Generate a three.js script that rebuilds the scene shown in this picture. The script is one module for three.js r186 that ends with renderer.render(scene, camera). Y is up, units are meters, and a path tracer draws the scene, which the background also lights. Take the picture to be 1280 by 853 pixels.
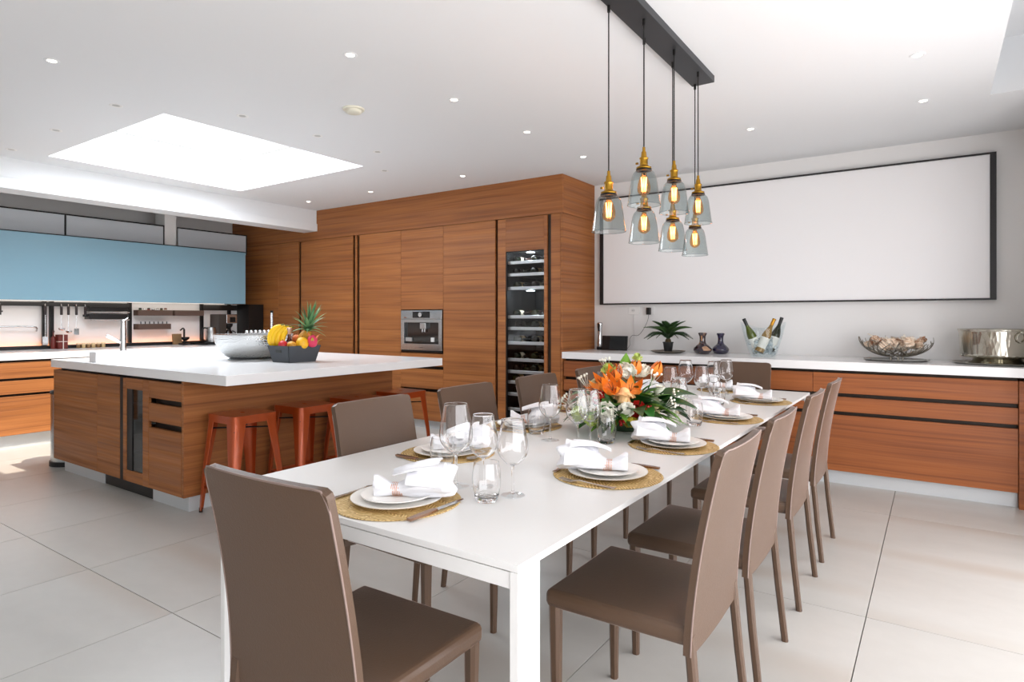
import * as THREE from 'three';
import { RoundedBoxGeometry } from 'three/addons/geometries/RoundedBoxGeometry.js';
import { mergeGeometries, mergeVertices, toCreasedNormals } from 'three/addons/utils/BufferGeometryUtils.js';
import { RectAreaLightUniformsLib } from 'three/addons/lights/RectAreaLightUniformsLib.js';

// ---------------------------------------------------------------- camera, sky, daylight, exposure
const scene = new THREE.Scene();
const camera = new THREE.PerspectiveCamera(57.76, 1280 / 853, 0.05, 60);
camera.position.set(0, 1.3, 0);
camera.rotation.set(0, THREE.MathUtils.degToRad(34.42), 0);
camera.setViewOffset(1280, 853, 0, 29.3, 1280, 853);
const renderer = new THREE.WebGLRenderer({ antialias: true });
renderer.toneMapping = THREE.LinearToneMapping;
renderer.toneMappingExposure = 1.07;
renderer.shadowMap.enabled = true;
RectAreaLightUniformsLib.init();
scene.background = new THREE.Color(0.94, 0.97, 1.0);
scene.backgroundIntensity = 2;
function daylight(w, h, pos, target, color, intensity) {
  const l = new THREE.RectAreaLight(color, intensity, w, h);
  l.position.set(...pos); l.lookAt(...target); scene.add(l); return l;
}
// the glass doors on the terrace side and the roof light over the island
daylight(6.1, 1.98, [1.07, 1.05, -1.3], [0, 1.05, -1.3], 0xf8f6fb, 4.1).name = 'terrace_daylight';
daylight(1.98, 1.8, [-5.515, 3.05, -3.137], [-5.515, 0, -3.137], 0xf2f7ff, 7.5).name = 'roof_daylight';
const sun = new THREE.DirectionalLight(0xfff0dc, 5.5);   // high sun from the terrace side, through the roof light
sun.position.set(4.2, 8.5, -4.2); sun.target.position.set(-.8, 0, -3.1); sun.castShadow = true; sun.name = 'sun';
Object.assign(sun.shadow.camera, { left: -12, right: 12, top: 12, bottom: -12, near: .1, far: 30 }); sun.shadow.mapSize.set(4096, 4096); scene.add(sun, sun.target);

// ---------------------------------------------------------------- helpers
const V = (x, y, z) => new THREE.Vector3(x, y, z);
let seed = 7;
const rnd = () => { seed = (seed * 1664525 + 1013904223) >>> 0; return seed / 4294967296; };
const rr = (a, b) => a + (b - a) * rnd();
const names = {};
function numbered(n) { const k = names[n] = (names[n] ?? -1) + 1; return k ? n + '_' + String(k).padStart(3, '0') : n; }
function lean(g) { if (g.index) g = g.toNonIndexed(); for (const k of Object.keys(g.attributes)) if (!['position', 'normal', 'uv'].includes(k)) g.deleteAttribute(k); if (!g.attributes.uv) g.setAttribute('uv', new THREE.BufferAttribute(new Float32Array(g.attributes.position.count * 2), 2)); return g; }
const mg = (list) => list.length === 1 ? list[0] : mergeGeometries(list.map(lean));
function metric(g, ou = 0, ov = 0) {   // uv in metres from the face's own plane
  if (g.index) g = g.toNonIndexed();
  const p = g.attributes.position, n = g.attributes.normal, uv = new Float32Array(p.count * 2);
  for (let i = 0; i < p.count; i += 3) {
    let ax = 0, ay = 0, az = 0;
    for (let k = 0; k < 3; k++) { ax += Math.abs(n.getX(i + k)); ay += Math.abs(n.getY(i + k)); az += Math.abs(n.getZ(i + k)); }
    for (let k = i; k < i + 3; k++) {
      const x = p.getX(k), y = p.getY(k), z = p.getZ(k);
      const [u, v] = ay >= ax && ay >= az ? [x, z] : ax >= az ? [z, y] : [x, y];
      uv[2 * k] = u + ou; uv[2 * k + 1] = v + ov;
    }
  }
  g.setAttribute('uv', new THREE.BufferAttribute(uv, 2)); return g;
}
function bx(x0, x1, y0, y1, z0, z1, r = 0) {
  const w = x1 - x0, h = y1 - y0, d = z1 - z0;
  r = Math.min(r, w * .49, h * .49, d * .49);
  const g = r > 0 ? new RoundedBoxGeometry(w, h, d, 1, r) : new THREE.BoxGeometry(w, h, d);
  g.translate((x0 + x1) / 2, (y0 + y1) / 2, (z0 + z1) / 2); return metric(g);
}
const wd = (x0, x1, y0, y1, z0, z1, r = .002) => metric(bx(x0, x1, y0, y1, z0, z1, r), rr(0, 2.4), rr(0, 1.2));   // a board with its own cut of the grain
const at = (g, x, y, z) => g.translate(x, y, z);
const rot = (g, x = 0, y = 0, z = 0) => { g.applyMatrix4(new THREE.Matrix4().makeRotationFromEuler(new THREE.Euler(x, y, z))); return g; };
const lathe = (pts, n = 32) => new THREE.LatheGeometry(pts.map(([r, y]) => new THREE.Vector2(r, y)), n);
const smooth = (pts, n = 24) => new THREE.SplineCurve(pts.map(([r, y]) => new THREE.Vector2(r, y))).getPoints(n).map((p) => [Math.max(p.x, 0), p.y]);
const cyl = (r, y0, y1, n = 20, r2 = r) => new THREE.CylinderGeometry(r2, r, y1 - y0, n).translate(0, (y0 + y1) / 2, 0);
const tube = (pts, r, seg = 20, sides = 6) => new THREE.TubeGeometry(new THREE.CatmullRomCurve3(pts.map((p) => V(...p))), seg, r, sides, false);
const bar = (a, b, r, sides = 8) => { const A = V(...a), B = V(...b), d = B.clone().sub(A); const g = new THREE.CylinderGeometry(r, r, d.length(), sides); g.applyQuaternion(new THREE.Quaternion().setFromUnitVectors(V(0, 1, 0), d.normalize())); return g.translate((A.x + B.x) / 2, (A.y + B.y) / 2, (A.z + B.z) / 2); };
function grid(nu, nv, f, wrapU = false) {   // an open surface
  const pos = [], uv = [], idx = [];
  for (let j = 0; j <= nv; j++) for (let i = 0; i <= nu; i++) { const p = f(i / nu, j / nv); pos.push(p.x, p.y, p.z); uv.push(i / nu, j / nv); }
  for (let j = 0; j < nv; j++) for (let i = 0; i < nu; i++) { const a = j * (nu + 1) + i, b = a + 1, c = a + nu + 1, d = c + 1; idx.push(a, b, d, a, d, c); }
  const g = new THREE.BufferGeometry();
  g.setAttribute('position', new THREE.Float32BufferAttribute(pos, 3)); g.setAttribute('uv', new THREE.Float32BufferAttribute(uv, 2)); g.setIndex(idx); g.computeVertexNormals(); return g;
}
function slab(nu, nv, f, th, crease = .7, fn = f) {   // a closed sheet of thickness th about f(u, v)
  const e = 1e-3, P = [[], []], uvs = [];
  for (let j = 0; j <= nv; j++) for (let i = 0; i <= nu; i++) {
    const u = i / nu, v = j / nv, p = f(u, v);
    const du = fn(Math.min(1, u + e), v).sub(fn(Math.max(0, u - e), v)), dv = fn(u, Math.min(1, v + e)).sub(fn(u, Math.max(0, v - e)));
    const n = du.cross(dv).normalize(); const t = typeof th === 'function' ? th(u, v) : th;
    P[0].push(p.clone().addScaledVector(n, t / 2)); P[1].push(p.clone().addScaledVector(n, -t / 2));
  }
  const N = (nu + 1) * (nv + 1), pos = [], idx = [];
  for (const s of P) for (const p of s) pos.push(p.x, p.y, p.z);
  const q = (a, b, c, d) => idx.push(a, b, c, a, c, d);
  for (let j = 0; j < nv; j++) for (let i = 0; i < nu; i++) { const a = j * (nu + 1) + i, b = a + 1, c = a + nu + 1, d = c + 1; q(a, b, d, c); q(N + a, N + c, N + d, N + b); }
  for (let i = 0; i < nu; i++) { q(i, N + i, N + i + 1, i + 1); const a = nv * (nu + 1) + i; q(a, a + 1, N + a + 1, N + a); }
  for (let j = 0; j < nv; j++) { const a = j * (nu + 1), c = a + nu + 1; q(a, c, N + c, N + a); q(a + nu, N + a + nu, N + c + nu, c + nu); }
  let g = new THREE.BufferGeometry(); g.setAttribute('position', new THREE.Float32BufferAttribute(pos, 3)); g.setIndex(idx);
  g = toCreasedNormals(g, crease); return metric(g);
}
function loft(sections, crease = .6, caps = true) {   // closed rings of equal length, joined
  const n = sections[0].length, pos = [], idx = [];
  for (const s of sections) for (const p of s) pos.push(p.x, p.y, p.z);
  for (let j = 0; j < sections.length - 1; j++) for (let i = 0; i < n; i++) { const a = j * n + i, b = j * n + (i + 1) % n, c = a + n, d = b + n; idx.push(a, b, d, a, d, c); }
  if (caps) for (const [j, flip] of [[0, 1], [sections.length - 1, 0]]) {
    const c = V(0, 0, 0); sections[j].forEach((p) => c.add(p)); c.multiplyScalar(1 / n); const ci = pos.length / 3; pos.push(c.x, c.y, c.z);
    for (let i = 0; i < n; i++) { const a = j * n + i, b = j * n + (i + 1) % n; flip ? idx.push(b, a, ci) : idx.push(a, b, ci); }
  }
  let g = new THREE.BufferGeometry(); g.setAttribute('position', new THREE.Float32BufferAttribute(pos, 3)); g.setIndex(idx);
  g = toCreasedNormals(g, crease); return metric(g);
}
const rectRing = (cx, y, cz, w, d, c = .25) => { const a = w / 2, b = d / 2, e = Math.min(w, d) * c; return [[-a + e, -b], [a - e, -b], [a, -b + e], [a, b - e], [a - e, b], [-a + e, b], [-a, b - e], [-a, -b + e]].map(([x, z]) => V(cx + x, y, cz + z)).reverse(); };
function part(parent, name, geo, mat, label) {
  const m = new THREE.Mesh(Array.isArray(geo) ? mg(geo) : geo, mat); m.name = name; m.castShadow = m.receiveShadow = true;
  if (label) m.userData.label = label;
  parent.add(m); return m;
}
function thing(name, label, category, [x, y, z] = [0, 0, 0], turn = 0, group) {
  const o = new THREE.Group(); o.name = numbered(name); o.position.set(x, y, z); o.rotation.y = turn; o.userData = { label, category };
  if (group) o.userData.group = group;
  scene.add(o); return o;
}
function single(name, label, category, geo, mat, pos = [0, 0, 0], turn = 0, group) {
  const m = new THREE.Mesh(Array.isArray(geo) ? mg(geo) : geo, mat); m.name = numbered(name); m.castShadow = m.receiveShadow = true; m.position.set(...pos); m.rotation.y = turn;
  m.userData = { label, category }; if (group) m.userData.group = group;
  scene.add(m); return m;
}
function struct(name, geo, mat) {
  const m = geo ? new THREE.Mesh(Array.isArray(geo) ? mg(geo) : geo, mat) : new THREE.Group(); m.name = name; m.castShadow = m.receiveShadow = true; m.userData = { kind: 'structure' }; scene.add(m); return m;
}
function copyOf(o, pos, turn, label) { const c = o.clone(); c.name = numbered(o.name.replace(/_\d{3}$/, '')); c.userData = { ...o.userData }; if (label) c.userData.label = label; c.position.set(...pos); c.rotation.y = turn ?? o.rotation.y; scene.add(c); return c; }

// ---------------------------------------------------------------- textures and materials
const hash = (x, y, s) => { let h = Math.imul(x, 374761393) ^ Math.imul(y, 668265263) ^ Math.imul(s, 1274126177); h = Math.imul(h ^ (h >>> 13), 1274126177); return ((h ^ (h >>> 16)) >>> 0) / 4294967296; };
function pn(u, v, px, py, s) {   // value noise on a px by py lattice that wraps
  const x = u * px, y = v * py, xi = Math.floor(x), yi = Math.floor(y), fx = x - xi, fy = y - yi, sx = fx * fx * (3 - 2 * fx), sy = fy * fy * (3 - 2 * fy);
  const w = (i, n) => ((i % n) + n) % n, a = hash(w(xi, px), w(yi, py), s), b = hash(w(xi + 1, px), w(yi, py), s), c = hash(w(xi, px), w(yi + 1, py), s), d = hash(w(xi + 1, px), w(yi + 1, py), s);
  return (a + (b - a) * sx) * (1 - sy) + (c + (d - c) * sx) * sy;
}
function tex(n, fn, size, srgb = true) {   // fn(u, v) gives 0..255 values; size is the metres one copy covers
  const [w, h] = Array.isArray(n) ? n : [n, n], data = new Uint8Array(w * h * 4);
  for (let j = 0; j < h; j++) for (let i = 0; i < w; i++) { const c = fn((i + .5) / w, (j + .5) / h), k = 4 * (j * w + i); data[k] = c[0]; data[k + 1] = c[1] ?? c[0]; data[k + 2] = c[2] ?? c[0]; data[k + 3] = 255; }
  const t = new THREE.DataTexture(data, w, h); t.wrapS = t.wrapT = THREE.RepeatWrapping; t.magFilter = THREE.LinearFilter; t.minFilter = THREE.LinearMipmapLinearFilter; t.generateMipmaps = true;
  if (srgb) t.colorSpace = THREE.SRGBColorSpace; const [sx, sy] = Array.isArray(size) ? size : [size, size]; t.repeat.set(1 / sx, 1 / sy); t.needsUpdate = true; return t;
}
const mix3 = (a, b, t) => a.map((x, i) => x + (b[i] - x) * t), cl = (x) => Math.max(0, Math.min(1, x));
const std = (color, roughness = .6, o = {}) => new THREE.MeshStandardMaterial({ color, roughness, ...o });
const phy = (color, roughness, o = {}) => new THREE.MeshPhysicalMaterial({ color, roughness, ...o });
const woodTex = tex(1024, (u, v) => {
  const warp = .012 * (pn(u, v, 3, 5, 11) - .5) + .005 * (pn(u, v, 6, 12, 12) - .5), w = v + warp + 1;
  const a = pn(u, w, 2, 26, 1), b = pn(u, w, 4, 90, 2), c = pn(u, w, 9, 260, 3), d = pn(u, w, 2, 7, 4);
  const t = cl(.1 + .26 * a + .28 * b + .3 * c + .2 * d - .04), dark = Math.pow(cl((pn(u, w, 2, 70, 6) - .55) * 2.2), 1.3);
  return mix3(mix3([122, 73, 36], [182, 121, 67], t), [100, 57, 28], dark * .5);
}, [2.4, 1.2]);
const woodRough = tex(256, (u, v) => [110 + 60 * pn(u, v, 4, 80, 9)], [2.4, 1.2], false);
const wood = std(0xfff6ea, 1, { map: woodTex, roughnessMap: woodRough });
const woodRed = std(0xf2d6c2, 1, { map: woodTex, roughnessMap: woodRough });
const stoneTex = tex(1024, (u, v) => {
  const w = v + .03 * (pn(u, v, 3, 4, 21) - .5) + 1, s = pn(u, w, 2, 9, 22), s2 = pn(u, w, 4, 30, 23), f = pn(u, v, 60, 90, 24), b = pn(u, v, 4, 4, 25);
  const vein = Math.pow(cl((pn(u, w, 2, 14, 26) - .62) * 2.6), 1.4);
  return mix3(mix3([182, 180, 175], [201, 199, 194], cl(.5 * s + .25 * s2 + .15 * f + .25 * b - .1)), [172, 158, 145], vein * .5);
}, [3.4, 3.4]);
const stone = std(0xffffff, .3, { map: stoneTex });
const grout = std(0x6f685e, .9);
const paintW = std(0xeeeeec, .75), ceilM = std(0xe7eaec, .85), wallGrey = std(0xe9e9e8, .8);
const quartz = phy(0xf3f3f3, .18), lacquer = phy(0xe9e9e7, .38), board = std(0x6e4c33, .7), slotShade = std(0x33281f, .5, { metalness: .4 }), blackM = std(0x0a0a0a, .42), alu = std(0xc4c8ca, .38, { metalness: .85 });  // dark brown for slots and drawer gaps: their shade put into the colour
const steel = std(0xb9bcbd, .26, { metalness: 1 }), chrome = std(0xd6d8da, .09, { metalness: 1 }), copper = phy(0xb34c1a, .28, { metalness: .45, clearcoat: .6, clearcoatRoughness: .12 });
const whiteAlu = std(0xd2d6d8, .42, { metalness: .25 });
const brass = std(0xa9802f, .3, { metalness: 1 }), iron = std(0x1d1c1c, .45, { metalness: .5 }), cordM = std(0x1b1a19, .8);
const glass = phy(0xffffff, .02, { transmission: 1, ior: 1.45 });
const smokeGlass = phy(0xd9e0e0, .03, { transmission: 1, ior: 1.5, side: THREE.DoubleSide });
const crystal = phy(0xf8fafb, .012, { transmission: 1, ior: 1.44, side: THREE.DoubleSide });
const leatherBump = tex(512, (u, v) => [128 + 60 * (pn(u, v, 90, 90, 31) - .5) + 60 * (pn(u, v, 170, 170, 32) - .5)], .3, false);
const leather = phy(0x543f2f, .4, { sheen: 2, sheenColor: new THREE.Color(1, .8, .73), sheenRoughness: .36, bumpMap: leatherBump, bumpScale: .0006 }), piping = std(0x85726a, .45);
// ---------------------------------------------------------------- the room
const H = 2.742, X0 = -8.89, X1 = 1.1, Z0 = -6.1, Z1 = 2.6;
{
  const floor = struct('floor');
  part(floor, 'screed', bx(X0 - .2, X1 + .2, -.25, -.012, Z0 - .2, Z1 + .2), grout);
  const xs = [], zs = [];
  for (let x = -.25 - .84 * 11; x < X1 + .2; x += .84) xs.push(x);
  for (let z = .28 - 1.68 * 4; z < Z1 + .2; z += 1.68) zs.push(z);
  for (const x of xs) for (const z of zs) {
    const a = Math.max(x + .002, X0), b = Math.min(x + .838, X1), c = Math.max(z + .002, Z0), d = Math.min(z + 1.678, Z1);
    if (b - a > .05 && d - c > .05) part(floor, 'tile', metric(bx(a, b, -.012, 0, c, d), rr(0, 3.4), rr(0, 3.4)), stone);
  }
  // ceiling with the roof light and the long recess
  const s = new THREE.Shape(); const rect = (p, x0, x1, z0, z1) => { p.moveTo(x0, -z0); p.lineTo(x1, -z0); p.lineTo(x1, -z1); p.lineTo(x0, -z1); p.closePath(); return p; };
  rect(s, X0 - .2, X1 + .2, Z0 - .2, Z1 + .2); s.holes.push(rect(new THREE.Path(), -6.53, -4.5, -4.06, -2.215), rect(new THREE.Path(), .29, .85, -5.05, 1.6));
  const c = struct('ceiling', metric(at(rot(new THREE.ExtrudeGeometry(s, { depth: .35, bevelEnabled: false }), -Math.PI / 2), 0, H, 0)), ceilM);
  part(c, 'recess_cover', bx(.2, 1.0, H + .35, H + .42, -5.2, 1.7), ceilM);
  const sk = struct('window_1');
  part(sk, 'window_frame', [bx(-6.56, -4.47, H + .36, H + .42, -4.09, -4.05), bx(-6.56, -4.47, H + .36, H + .42, -2.225, -2.185), bx(-6.56, -6.52, H + .36, H + .42, -4.05, -2.225), bx(-4.51, -4.47, H + .36, H + .42, -4.05, -2.225)], paintW);
  part(sk, 'pane', bx(-6.53, -4.5, H + .385, H + .395, -4.06, -2.215), glass);
  const beam = struct('trim_1', bx(-7.15, -6.885, 2.56, H, -5.388, Z1), ceilM); part(beam, 'lip', bx(-7.15, -6.865, 2.46, 2.56, -5.388, Z1, .004), ceilM);
  struct('wall_back', bx(X0 - .2, X1 + .2, -.2, H, Z0 - .2, Z0), wallGrey);
  struct('wall_left', bx(X0 - .2, X0, -.2, H, Z0, Z1), wallGrey);
  // terrace side: a pier beside the sideboard, then glass doors
  struct('wall_right', [bx(X1, X1 + .2, -.2, H, Z0, -4.4), bx(X1, X1 + .2, -.2, H, 1.8, Z1), bx(X1, X1 + .2, 2.12, H, -4.4, 1.8), bx(.62, X1, 0, H, Z0, -5.02)], paintW);
  const w2 = struct('window_2');
  part(w2, 'window_frame', [bx(X1 + .06, X1 + .13, 2.06, 2.12, -4.4, 1.8), bx(X1 + .06, X1 + .13, 0, .05, -4.4, 1.8)], iron);
  for (let i = 0; i <= 4; i++) part(w2, 'mullion', bx(X1 + .06, X1 + .13, 0.05, 2.06, -4.4 + i * 1.5375, -4.35 + i * 1.5375), iron);
  for (let i = 0; i < 4; i++) part(w2, 'pane', bx(X1 + .09, X1 + .1, .05, 2.06, -4.35 + i * 1.5375, -2.8625 + i * 1.5375), glass);
  struct('wall_front', bx(X0 - .2, X1 + .2, -.2, H, Z1, Z1 + .2), paintW);
  struct('added_sun_blocker', bx(X1 + .2, X1 + 2.6, 2.6, 2.75, -8, 6), paintW);  // unseen roof slab, added to keep the sun off the visible floor
  struct('terrace', bx(X1 + .2, 14, -.3, -.03, -12, 12), std(0xcfc9bf, .8));
}
// ---------------------------------------------------------------- tall cabinet wall
{
  const F = -5.39, B = -6.095, G = 'tall walnut cabinets along the kitchen end';
  const D = (o, x0, x1, y0, y1, name = 'door') => part(o, name, wd(x0 + .0015, x1 - .0015, y0 + .0015, y1 - .0015, F - .022, F), wood);
  const slot = (o, x0, x1, y0, y1) => part(o, 'handle_channel', bx(x0, x1, y0, y1, F - .055, F - .05), slotShade);  // strip at the groove back, coloured dark for the shade in there
  function unit(name, label, x0, x1) {
    const o = thing(name, label, 'cabinet', [0, 0, 0], 0, G);
    part(o, 'carcass', bx(x0, x1, .1, 2.35, B, F - .058), board);
    part(o, 'plinth', bx(x0, x1, 0, .1, F - .09, F - .07), whiteAlu);
    return o;
  }
  let o = unit('tall_cabinet', 'tall plain walnut cabinet panel in the corner behind the blue wall cupboard', -8.88, -7.73); D(o, -8.88, -7.73, .1, 2.35);
  o = unit('tall_cabinet', 'narrow tall walnut cabinet door between corner panel and single dark vertical groove', -7.73, -7.22); D(o, -7.73, -7.275, .1, 2.35); slot(o, -7.275, -7.22, .1, 2.35);
  o = unit('tall_cabinet', 'wide tall walnut cabinet door between single groove and double groove, behind the pineapple', -7.22, -6.11); D(o, -7.22, -6.17, .1, 2.35); slot(o, -6.17, -6.11, .1, 2.35); part(o, 'edge_strip', wd(-6.125, -6.095, .1, 2.35, F - .022, F), wood);
  o = unit('tall_cabinet', 'tall walnut cabinet door left of the coffee machine column', -6.09, -5.317); D(o, -6.05, -5.317, .1, 2.35); slot(o, -6.09, -6.05, .1, 2.35);
  // column with the coffee machine
  o = thing('tall_cabinet', 'walnut column with niche for the coffee machine and drawers below', 'cabinet', [0, 0, 0], 0, G);
  part(o, 'carcass', [bx(-5.317, -4.647, .1, .895, B, F - .058), bx(-5.317, -4.647, 1.39, 2.35, B, F - .058), bx(-5.317, -4.647, .895, 1.39, B, -5.9), bx(-5.317, -5.306, .895, 1.39, -5.9, F - .058), bx(-4.658, -4.647, .895, 1.39, -5.9, F - .058)], board);
  part(o, 'plinth', bx(-5.317, -4.647, 0, .1, F - .09, F - .07), whiteAlu);
  D(o, -5.317, -4.647, 1.395, 2.35); D(o, -5.317, -4.647, .735, .88, 'drawer'); D(o, -5.317, -4.647, .47, .70, 'drawer'); D(o, -5.317, -4.647, .1, .435, 'drawer');
  slot(o, -5.31, -4.654, .70, .735); slot(o, -5.31, -4.654, .435, .47);
  o = unit('tall_cabinet', 'tall walnut cabinet door between coffee machine and wine fridge', -4.647, -3.881); D(o, -4.647, -3.913, .1, 2.35); slot(o, -3.913, -3.881, .1, 2.35);
  // wine fridge column: hollow, with a glazed door
  o = thing('wine_fridge', 'tall built-in wine fridge with glass door in walnut end column', 'wine fridge');
  const x0 = -3.881, x1 = -3.08, wx0 = -3.776, wx1 = -3.298, wy0 = .2, wy1 = 2.0;
  part(o, 'side_panel', wd(-3.105, x1, 0, 2.35, B, F), wood);
  part(o, 'stile', wd(-3.215, -3.107, .1, 2.35, F - .022, F), wood);
  part(o, 'handle_channel', bx(-3.262, -3.215, .1, 2.35, F - .025, F - .02), slotShade);  // dark groove strip, its colour standing in for shade
  part(o, 'plinth', bx(x0, x1 - .025, 0, .1, F - .09, F - .07), whiteAlu);
  part(o, 'liner', [bx(x0, wx0, .1, 2.35, B, F - .026), bx(wx1, -3.105, .1, 2.35, B, F - .026), bx(wx0, wx1, .1, wy0, B, F - .026), bx(wx0, wx1, wy1, 2.35, B, F - .026), bx(wx0, wx1, wy0, wy1, B, -6.0)], blackM);
  const door = part(o, 'door_frame', [wd(x0 + .002, wx0, .1, 2.348, F - .022, F), wd(wx1, -3.262, .1, 2.348, F - .022, F), wd(wx0, wx1, wy1, 2.348, F - .022, F), wd(wx0, wx1, .1, wy0, F - .022, F)], wood);
  part(door, 'pane', bx(wx0, wx1, wy0, wy1, F - .016, F - .012), glass);
  part(door, 'seal', [bx(wx0, wx0 + .018, wy0, wy1, F - .012, F - .004), bx(wx0, wx1, wy1 - .012, wy1, F - .012, F - .004)], iron);
  const ys = [1.885, 1.757, 1.613, 1.31, 1.187, 1.034, .855, .728, .617, .49, .33];
  for (const y of ys) { const sh = part(o, 'shelf', bx(wx0 + .004, wx1 - .004, y - .012, y - .004, -5.98, F - .06), iron); part(sh, 'shelf_front', bx(wx0 + .004, wx1 - .004, y - .02, y + .014, F - .06, F - .035, .004), alu, 'brushed pale metal shelf edge'); }
  const lampM = std(0xffffff, .5, { emissive: 0xdff2ff, emissiveIntensity: 6 });
  for (const y of [1.992, 1.585]) { part(o, 'lamp', at(cyl(.045, -.004, 0, 16), -3.537, y, F - .12), lampM); const l = new THREE.PointLight(0xe4f4ff, .35); l.position.set(-3.537, y - .03, F - .12); l.name = 'fridge_light'; scene.add(l); }
  // bottles lying on the shelves, ends to the front
  const bot = lathe([[0, 0], [.032, 0], [.036, .006], [.036, .17], [.03, .195], [.0145, .225], [.0135, .285], [.0155, .287], [.0155, .3], [0, .3]], 14); rot(bot, Math.PI / 2);
  const bm = [phy(0x0d140b, .1), phy(0x1a0f0a, .12), phy(0x20240c, .12)], lm = [std(0xd8cfb8, .7), std(0x2b1714, .6), std(0xb9a06a, .5)];
  ys.slice(0, 10).forEach((y, k) => { for (let i = 0; i < 4; i++) {
    const b = thing('wine_bottle', 'dark wine bottle lying on the ' + ['top', 'second', 'third', 'fourth', 'fifth', 'sixth', 'seventh', 'eighth', 'ninth', 'tenth'][k] + ' shelf of the tall wine fridge', 'bottle', [wx0 + .066 + i * .116 + rr(-.008, .008), y + .0325, -5.46 - (i % 2 ? .3 : 0) - rr(0, .03)], 0, 'wine bottles in the tall fridge');
    const flip = i % 2 === 0; b.rotation.y = flip ? Math.PI : 0; b.rotation.z = rr(-2, 2);
    part(b, 'bottle', bot, bm[(i + k) % 3]);
    part(b, 'paper_label', rot(at(new THREE.CylinderGeometry(.0364, .0364, .075, 14, 1, true), 0, .1, 0), Math.PI / 2), lm[(i * 2 + k) % 3]); b.position.y = y + .034;
  } });
  // fascia to the ceiling
  o = single('cabinet_fascia', 'long walnut fascia board above the tall cabinets up to the ceiling', 'fascia', [wd(-8.88, -3.08, 2.353, H, F - .022, F), wd(-3.105, -3.08, 2.353, H, B, F - .022), bx(-8.88, -3.11, 2.36, H, B, F - .024)], wood);
  // coffee machine
  o = thing('coffee_machine', 'built-in stainless steel coffee machine with dark glass window', 'coffee machine', [-4.982, .897, F]);
  const w = .322;
  part(o, 'housing', bx(-w, w, 0, .49, -.45, -.03), blackM);
  part(o, 'control_panel', bx(-w, w, .385, .488, -.02, .012, .003), steel);
  part(o, 'front_frame', [bx(-w, w, .02, .095, -.02, .012, .003), bx(-w, -w + .05, .095, .383, -.02, .012, .002), bx(w - .05, w, .095, .383, -.02, .012, .002), bx(-w + .05, w - .05, .345, .383, -.02, .012, .002)], steel);
  part(o, 'niche', bx(-w + .05, w - .05, .095, .345, -.03, -.022), phy(0x050505, .08));
  part(o, 'base_strip', bx(-w, w, 0, .018, -.02, .004), blackM);
  part(o, 'display', bx(-.13, .14, .4, .472, .012, .0145), phy(0x0a0c0d, .06));
  part(o, 'dial', at(rot(cyl(.027, 0, .014, 20), Math.PI / 2), 0, .437, .0145), chrome);
  part(o, 'logo_plate', bx(-.27, -.23, .4, .408, .012, .0135), std(0xa0552c, .4, { metalness: .6 }));
  part(o, 'spout', [bx(-.01, .08, .27, .34, -.022, .02, .006), at(cyl(.008, .235, .27, 10), .015, 0, .0), at(cyl(.008, .235, .27, 10), .05, 0, .0)], steel);
  part(o, 'milk_tank', bx(.14, .19, .12, .17, -.022, -.005, .003), std(0xd8d8d6, .4));
  part(o, 'drip_tray', bx(-.26, -.16, .12, .165, -.022, -.002, .003), alu);
  part(o, 'rail', bx(-.02, .03, .052, .058, .012, .014), blackM);
}
// ---------------------------------------------------------------- sideboard under the screen
{
  const F = -5.40, top = .958, G = 'walnut drawer units under the long white sideboard top';
  single('stone_worktop', 'long white stone sideboard top below the screen', 'worktop', bx(-3.078, .6, top - .066, top, -6.095, -5.37, .003), quartz);
  function unit(label, x0, x1) {
    const o = thing('sideboard_unit', label, 'cabinet', [0, 0, 0], 0, G);
    part(o, 'carcass', bx(x0, x1, .1, .89, -6.09, F - .06), board); part(o, 'gap_shade_strip', bx(x0, x1, .868, .889, F - .058, F - .05), slotShade); part(o, 'gap_shade_strip', bx(x0, x1, .68, .717, F - .058, F - .05), slotShade); part(o, 'gap_shade_strip', bx(x0, x1, .539, .575, F - .058, F - .05), slotShade);  // dark strips behind the drawer gaps stand in for their shade
    part(o, 'plinth', bx(x0, x1, 0, .1, F - .07, F - .05), whiteAlu);
    for (const [a, b] of [[.713, .868], [.571, .684], [.108, .543]]) part(o, 'drawer', wd(x0 + .0015, x1 - .0015, a, b, F - .022, F), woodRed);
    return o;
  }
  unit('walnut drawer unit of the sideboard beside the wine fridge column', -3.075, -1.94);
  unit('walnut drawer unit of the sideboard below the ice bucket', -1.94, -.806);
  unit('wide walnut drawer unit of the sideboard below the shell bowl', -.806, .462);
  single('end_panel', 'upright walnut end panel closing the sideboard beside the silver wine cooler', 'panel', wd(.464, .6, .0, .868, -6.09, F + .01), woodRed);
}
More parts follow.
